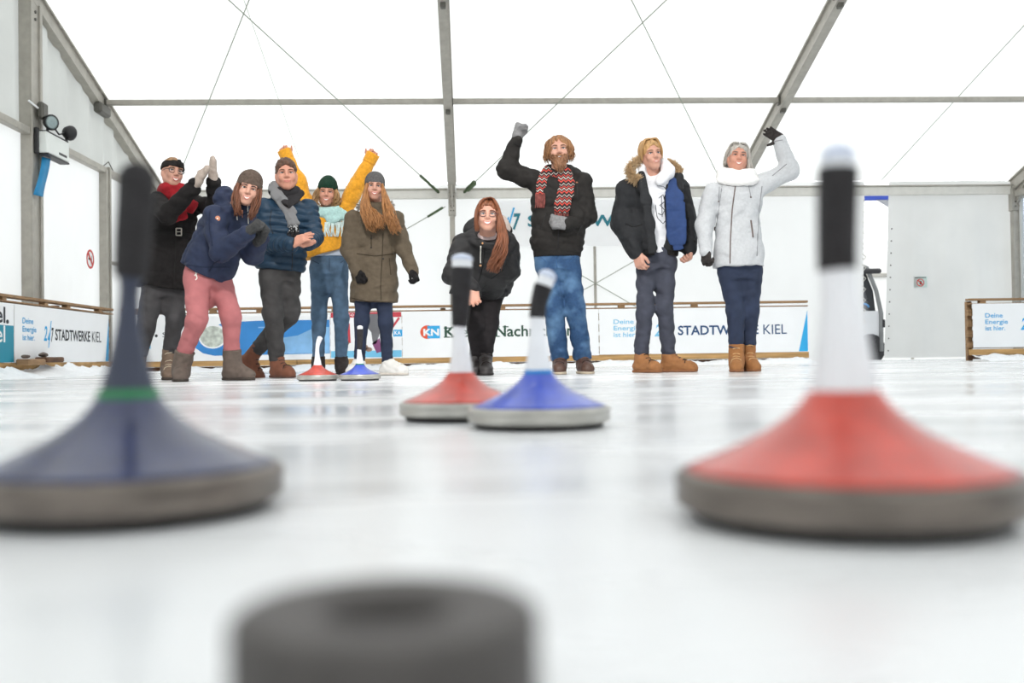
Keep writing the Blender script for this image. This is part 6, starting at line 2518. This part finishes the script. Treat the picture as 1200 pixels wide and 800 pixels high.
# ------------------------------------------------------------------ young man in open jacket
def young_man():
    p = Person(778, 435, 7.7, 'young blond man in open black jacket with fur hood and white hoodie')
    rg = np.random.RandomState(17)
    J = p.J
    A = rot(9, -2, -6)
    neck = J(767, 213, .03)
    p.head(763, 182.5, -.02, A, 1.0, neck, jaw=.94, long=1.05, ears=True)
    lat = unit(vec(math.cos(.25), math.sin(.25), 0))
    sh1, el1, wr1 = J(735, 223, .0), J(728, 262, .02), J(745, 294, -.10)
    sh2, el2, wr2 = J(796, 222, .10), J(806, 264, .10), J(808, 290, .0)
    hipc = J(769, 300, .05)
    hips = [J(757, 308, .03), J(781, 306, .07)]
    knees = [J(756, 362, -.03), J(779, 360, .0)]
    ank = [J(751, 420, .04), J(784, 420, .06)]
    p.torso(hipc, neck, lat)
    p.arm(sh1, el1, wr1)
    p.arm(sh2, el2, wr2)
    p.legs_in(hips, knees, ank)
    p.hand(p.body, J(747, 298, -.11), J(751, 314, -.15) - J(747, 298, -.11), (.45, .45, .0), 1, (40, 45, 30), 1.15, 1.05, (.4, .1))
    p.hand(p.body, J(808, 292, .0), J(807, 306, -.03) - J(808, 292, .0), (-.5, -.2, 0), 1, (50, 50, 35), 1.1, 1.0, (.4, .1))
    p.face(brow=mat('light brown brow', (150, 112, 84), .7, 0, .1, 60), iris=EYEB, smile=.3, teeth=True, squint=.15, mw=.023)
    p.finish_body()
    g = p.g
    H = hairmat('straight blond hair', (196, 154, 102), .3)
    cap = hair_cap(p, (.008, .008, .010), -.035, 4, .003, .004)
    cur = []
    for k in range(150):
        e = -1 if k % 2 else 1
        y0 = rg.uniform(-.032, .06)
        cur += locks(rg, [(g(.015, y0, .134 - abs(y0) * .2), .2), (g(e * .048, y0 - .008, .120), .4), (g(e * .079, y0 - .008, .055), .5), (g(e * .083, y0 * .8, .0 - rg.uniform(0, .035)), .5)], 1, .007, .0042, .003)
    hair_obj(p, cap, cur, H)
    # trousers, boots
    TM = jeans('charcoal blue chinos', (76, 79, 94), .16)
    p.trousers(hipc, hips, knees, ank, TM, .16, .115, (.084, .066, .054), seed=84, amp=.006, freq=24, waist=.06)
    BT = mat('tan suede boot', (156, 106, 64), .85, 0, .15, 25, .25, 120)
    SO = mat('brown crepe sole', (140, 92, 58), .8, 0, .1, 30)
    LC = mat('dark lace', (50, 38, 34), .8, 0, .1, 40)
    p.boot(ank[0], knees[0] - ank[0], (.50, -.8, 0), BT, SO, .28, .04, .056, lace=LC)
    p.boot(ank[1], knees[1] - ank[1], (.95, -.45, 0), BT, SO, .28, .04, .056, lace=LC)
    # white hoodie
    W = Field()
    W.loft(J(770, 296, .05), neck, lat, [(0, .15, .108), (.5, .16, .115), (.8, .17, .11), (.93, .13, .09), (1.03, .07, .07)], .03)
    W.torus(neck + vec(.02, .02, .02), [vec(1, 0, 0), unit(vec(0, 1, .4)), unit(vec(0, -.4, 1))], .10, .095, .034, .03, .042)
    W.limb(J(776, 190, .05), J(783, 200, -.04), .042, .050, .03).limb(J(783, 200, -.04), J(774, 212, -.11), .050, .034, .03)
    W.limb(J(752, 191, .05), J(753, 202, -.03), .035, .035, .03)
    W.disp(folds(3, .005, 24, (.4, 0, 1), .6))
    ho = p.part('hoodie', W, .009, cloth('white sweatshirt', (276, 276, 280), .04, .9, 26, .3, 160))
    PR = mat('grey shirt print', (74, 76, 84), .8, 0, .2, 40)
    for pts in ([(770, 217), (779, 219), (782, 226), (782, 256), (777, 262), (770, 255), (768, 240)], [(772, 232), (777, 228), (779, 236), (774, 240)],
                [(773, 240), (779, 246), (776, 252), (771, 250)], [(775, 230), (776, 254)]):
        p.line(W, pts, .0032, PR, 'chest_print', ho, 22)
    # open jacket: shell with the front cut away
    JM = cloth('black parka fabric', (44, 45, 48), .16, .75, 30, .4, 160)
    F = Field()
    hem = J(767, 294, .05)
    F.loft(hem, neck, lat, [(0, .20, .14), (.1, .21, .15), (.45, .218, .155), (.78, .215, .14), (.9, .18, .12), (.98, .12, .10), (1.03, .09, .09)], .03)
    F.chain([sh1, el1, wr1], [.088, .080, .064], .045)
    F.chain([sh2, el2, wr2], [.088, .078, .060], .04)
    F.limb(J(752, 208, -.05), J(753, 222, -.12), .045, .04, .03)
    F.limb(J(795, 208, .02), J(796, 222, -.03), .04, .035, .03)
    F.disp(folds(91, .006, 14, (.4, 0, 1), .6))
    # opening: wedge in front between the two edges
    C = Field()
    for a, b, ra, rb in ((J(770, 200, -.16), J(781, 302, -.16), .085, .075),):
        F.limb(a, b, ra, rb, .008, sub=True, flat=(vec(0, 1, 0), 1.5))
    F.limb(J(766, 193, -.05), J(772, 222, -.1), .09, .075, .01, sub=True)
    jk = p.part('jacket', F, .0075, JM)
    cuffs(p, jk, ((wr1, el1), (wr2, el2)), BLK_RIB, (.060, .050), (.045, .02))
    B = Field().loft(hem - UPV * .045, hem + UPV * .03, lat, [(0, .188, .135), (1, .202, .143)], .01)
    B.limb(J(778, 280, -.16), J(779, 312, -.16), .088, .088, .008, sub=True, flat=(vec(0, 1, 0), 1.5))
    p.part('hem_band', B, .0085, BLK_RIB, jk)
    # blue quilted lining of the far front edge
    Ln = Field()
    P = [J(787, 212, -.05), J(789, 232, -.10), J(791, 252, -.11), J(793, 272, -.11), J(795, 293, -.10)]
    for a, b in zip(P[:-1], P[1:]):
        Ln.limb(a, b, .042, .042, .03, flat=(unit(vec(.25, 1, 0)), .18), cut=(0, 1 if b is P[-1] else 0))
    p.part('lining', Ln, .007, cloth('blue quilted lining', (52, 78, 132), .1, .75), jk)
    Pl = Field()
    P = [J(753, 213, -.14), J(757, 235, -.175), J(761, 262, -.18), J(765, 297, -.16)]
    for a, b in zip(P[:-1], P[1:]):
        Pl.limb(a, b, .034, .034, .02, flat=(FW, .32), cut=(0, 1 if b is P[-1] else 0))
    pk = p.part('placket', Pl, .007, JM, jk)
    for q in ((757, 219), (762, 243.5), (766, 268.5), (767, 293)):
        p.dot(Pl, *q, .010, mat('black snap', (24, 24, 26), .35, .3, .1, 30), 'button', pk)
    p.line(F, [(733, 262), (742, 266), (753, 263)], .004, cloth('black seam', (28, 27, 28), .1), 'pocket_seam', jk)
    FU = hairmat('sandy fur trim', (222, 190, 148), .25)
    for pts, rad in (([J(752, 187, .02), J(743, 191, -.03), J(738, 199, -.07), J(741, 207, -.09), J(749, 211, -.10)], .045), ([J(782, 190, .10), J(790, 193, .06), J(796, 200, .02)], .034)):
        C = bez(pts, 24)
        cur = []
        for c in C:
            for _ in range(42):
                d = unit(rg.normal(0, 1, 3) + vec(0, -.5, .1))
                q = c + d * rad * .3
                cur.append(([c, q + d * rad * .35, q + d * rad * rg.uniform(.7, 1.1) + vec(0, 0, -.006)], [.006, .0035, .0006]))
        V, Fq = quad_tubes(cur, 3)
        quads_obj('hood_fur', V, Fq, FU, jk)


# ------------------------------------------------------------------ woman in light grey coat waving
def grey_coat_woman():
    p = Person(866, 434, 7.55, 'grey-haired woman in light grey coat and white loop scarf waving', SKIN2)
    rg = np.random.RandomState(18)
    J = p.J
    A = rot(-8, 3, 6)
    neck = J(864, 209, .03)
    p.head(864.5, 186, -.02, A, .98, neck, jaw=1.04)
    sh1, el1, wr1 = J(836, 224, .0), J(825, 262, .02), J(827, 294, -.04)
    sh2, el2, wr2 = J(892, 217, .02), J(925, 200, .0), J(914, 166, -.06)
    hipc = J(866, 312, .02)
    hips = [J(854, 318, .02), J(881, 318, .02)]
    knees = [J(862, 366, -.02), J(879, 366, .02)]
    ank = [J(863, 415, -.02), J(876, 415, .08)]
    p.torso(hipc, neck, (1, 0, 0))
    p.arm(sh1, el1, wr1)
    p.arm(sh2, el2, wr2)
    p.legs_in(hips, knees, ank)
    p.face(brow=mat('grey brown brow', (120, 100, 88), .7, 0, .1, 60), smile=1.0, teeth=True, squint=.5, mw=.025)
    p.finish_body()
    g = p.g
    H = hairmat('silver grey hair', (196, 190, 182), .25)
    cap = hair_cap(p, (.006, .008, .004), -.04, 4, .004, .003)
    cur = []
    for k in range(170):
        e = -1 if k % 2 else 1
        y0 = rg.uniform(-.035, .06)
        cur += locks(rg, [(g(e * .01, y0 - .03, .116 - abs(y0) * .2), .2), (g(e * .052, y0 - .0, .108), .5), (g(e * .080, y0 + .02, .045), .7), (g(e * .085, y0 * .8 + .03, -.01), .8), (g(e * .084, y0 + .04, -.05), .9)], 1, .012, .0042, .010)
    cur += locks(rg, [(g(.07, .0, .04), .3), (g(.09, .0, -.03), .8), (g(.10, .0, -.09), 1), (g(.105, -.01, -.125), 1)], 20, .012, .0055, .008)
    hair_obj(p, cap, cur, H)
    tr, TF = p.trousers(hipc, hips, knees, ank, DENIM_D, .165, .12, (.088, .066, .054), seed=94, amp=.004)
    BT = mat('tan nubuck boot', (154, 104, 60), .85, 0, .15, 25, .25, 120)
    SO = mat('brown crepe sole', (140, 92, 58), .8, 0, .1, 30)
    LC = mat('tan lace', (198, 160, 112), .8, 0, .1, 40)
    p.boot(ank[0], knees[0] - ank[0], (-.28, -1, 0), BT, SO, .26, .075, .060, lace=LC)
    p.boot(ank[1], knees[1] - ank[1], (.05, -1, 0), BT, SO, .26, .075, .060, lace=LC)
    # coat
    CM = cloth('light grey boiled wool', (228, 230, 233), .06, .95, 60, .5, 160)
    F = Field()
    hem = J(866, 313, .02)
    F.loft(hem, neck, (1, 0, 0), [(0, .192, .15), (.15, .19, .15), (.42, .170, .13), (.55, .166, .128), (.78, .188, .135), (.9, .165, .11), (.98, .10, .085), (1.03, .07, .07)], .03)
    F.chain([sh1, el1, wr1], [.074, .064, .052], .035)
    F.chain([sh2, el2, wr2], [.080, .070, .052], .04)
    F.disp(folds(101, .005, 15, (.4, 0, 1), .7))
    ck = p.part('coat', F, .0075, CM)
    ZM = mat('taupe zip', (112, 98, 94), .5, .2, .1, 40)
    p.line(F, [(862, 216), (858, 245), (856, 280), (855.5, 314)], .0052, ZM, 'zip', ck, 18)
    p.line(F, [(880, 258), (882.5, 278)], .007, ZM, 'pocket_zip', ck)
    p.line(F, [(838, 266), (836, 277)], .006, ZM, 'pocket_zip', ck)
    SM = cloth('grey seam', (168, 168, 172), .05)
    for pts in ([(846, 218), (843, 240), (840, 262)], [(893, 218), (889, 250), (887, 300)], [(905, 206), (922, 192)], [(905, 166), (917, 164)]):
        p.line(F, pts, .0035, SM, 'seam', ck, 12)
    for pts in ([(843, 219), (842, 236)], [(877, 216), (880, 231)]):
        p.line(F, pts, .0030, SM, 'drawstring', ck)
        p.dot(F, *pts[1], .007, ZM, 'cord_end', ck, 1.0)
    # loop scarf
    WS = cloth('white fleece', (282, 280, 277), .04, .95, 40, .6, 140)
    S = Field()
    S.torus(neck + vec(-.005, -.01, .035), [unit(vec(1, 0, .06)), unit(vec(0, 1, .30)), unit(vec(0, -.3, 1))], .105, .095, .042, .03, .048)
    S.torus(neck + vec(-.01, -.025, -.012), [unit(vec(1, 0, .16)), unit(vec(0, 1, .32)), unit(vec(0, -.32, 1))], .120, .105, .036, .02, .034)
    S.disp(folds(9, .005, 20, (.15, 0, 1), .3))
    p.part('loop_scarf', S, .007, WS)
    p.line(F, [(843, 213), (853, 217), (861, 218), (872, 214), (880, 208)], .0055, ZM, 'collar_zip', ck, 14)
    GM = cloth('dark taupe knit glove', (66, 60, 58), .25, .95, 60, .6, 240)
    glove(p, wr1, J(829, 309, -.07) - wr1, (.5, .3, 0), -1, GM, el1, (50, 55, 40), 1.25, (.55, .2))
    glove(p, J(914, 163, -.06), J(899, 153, -.10) - J(914, 163, -.06), (-.2, -.75, -.1), -1, GM, wr2 + (wr2 - J(914, 160, -.06)), (6, 10, 10), 1.15, (.9, .75), cuff=.04)


black_coat_woman()
pink_woman()
puffer_man()
mustard_woman()
parka_woman()
bending_woman()
young_man()
grey_coat_woman()
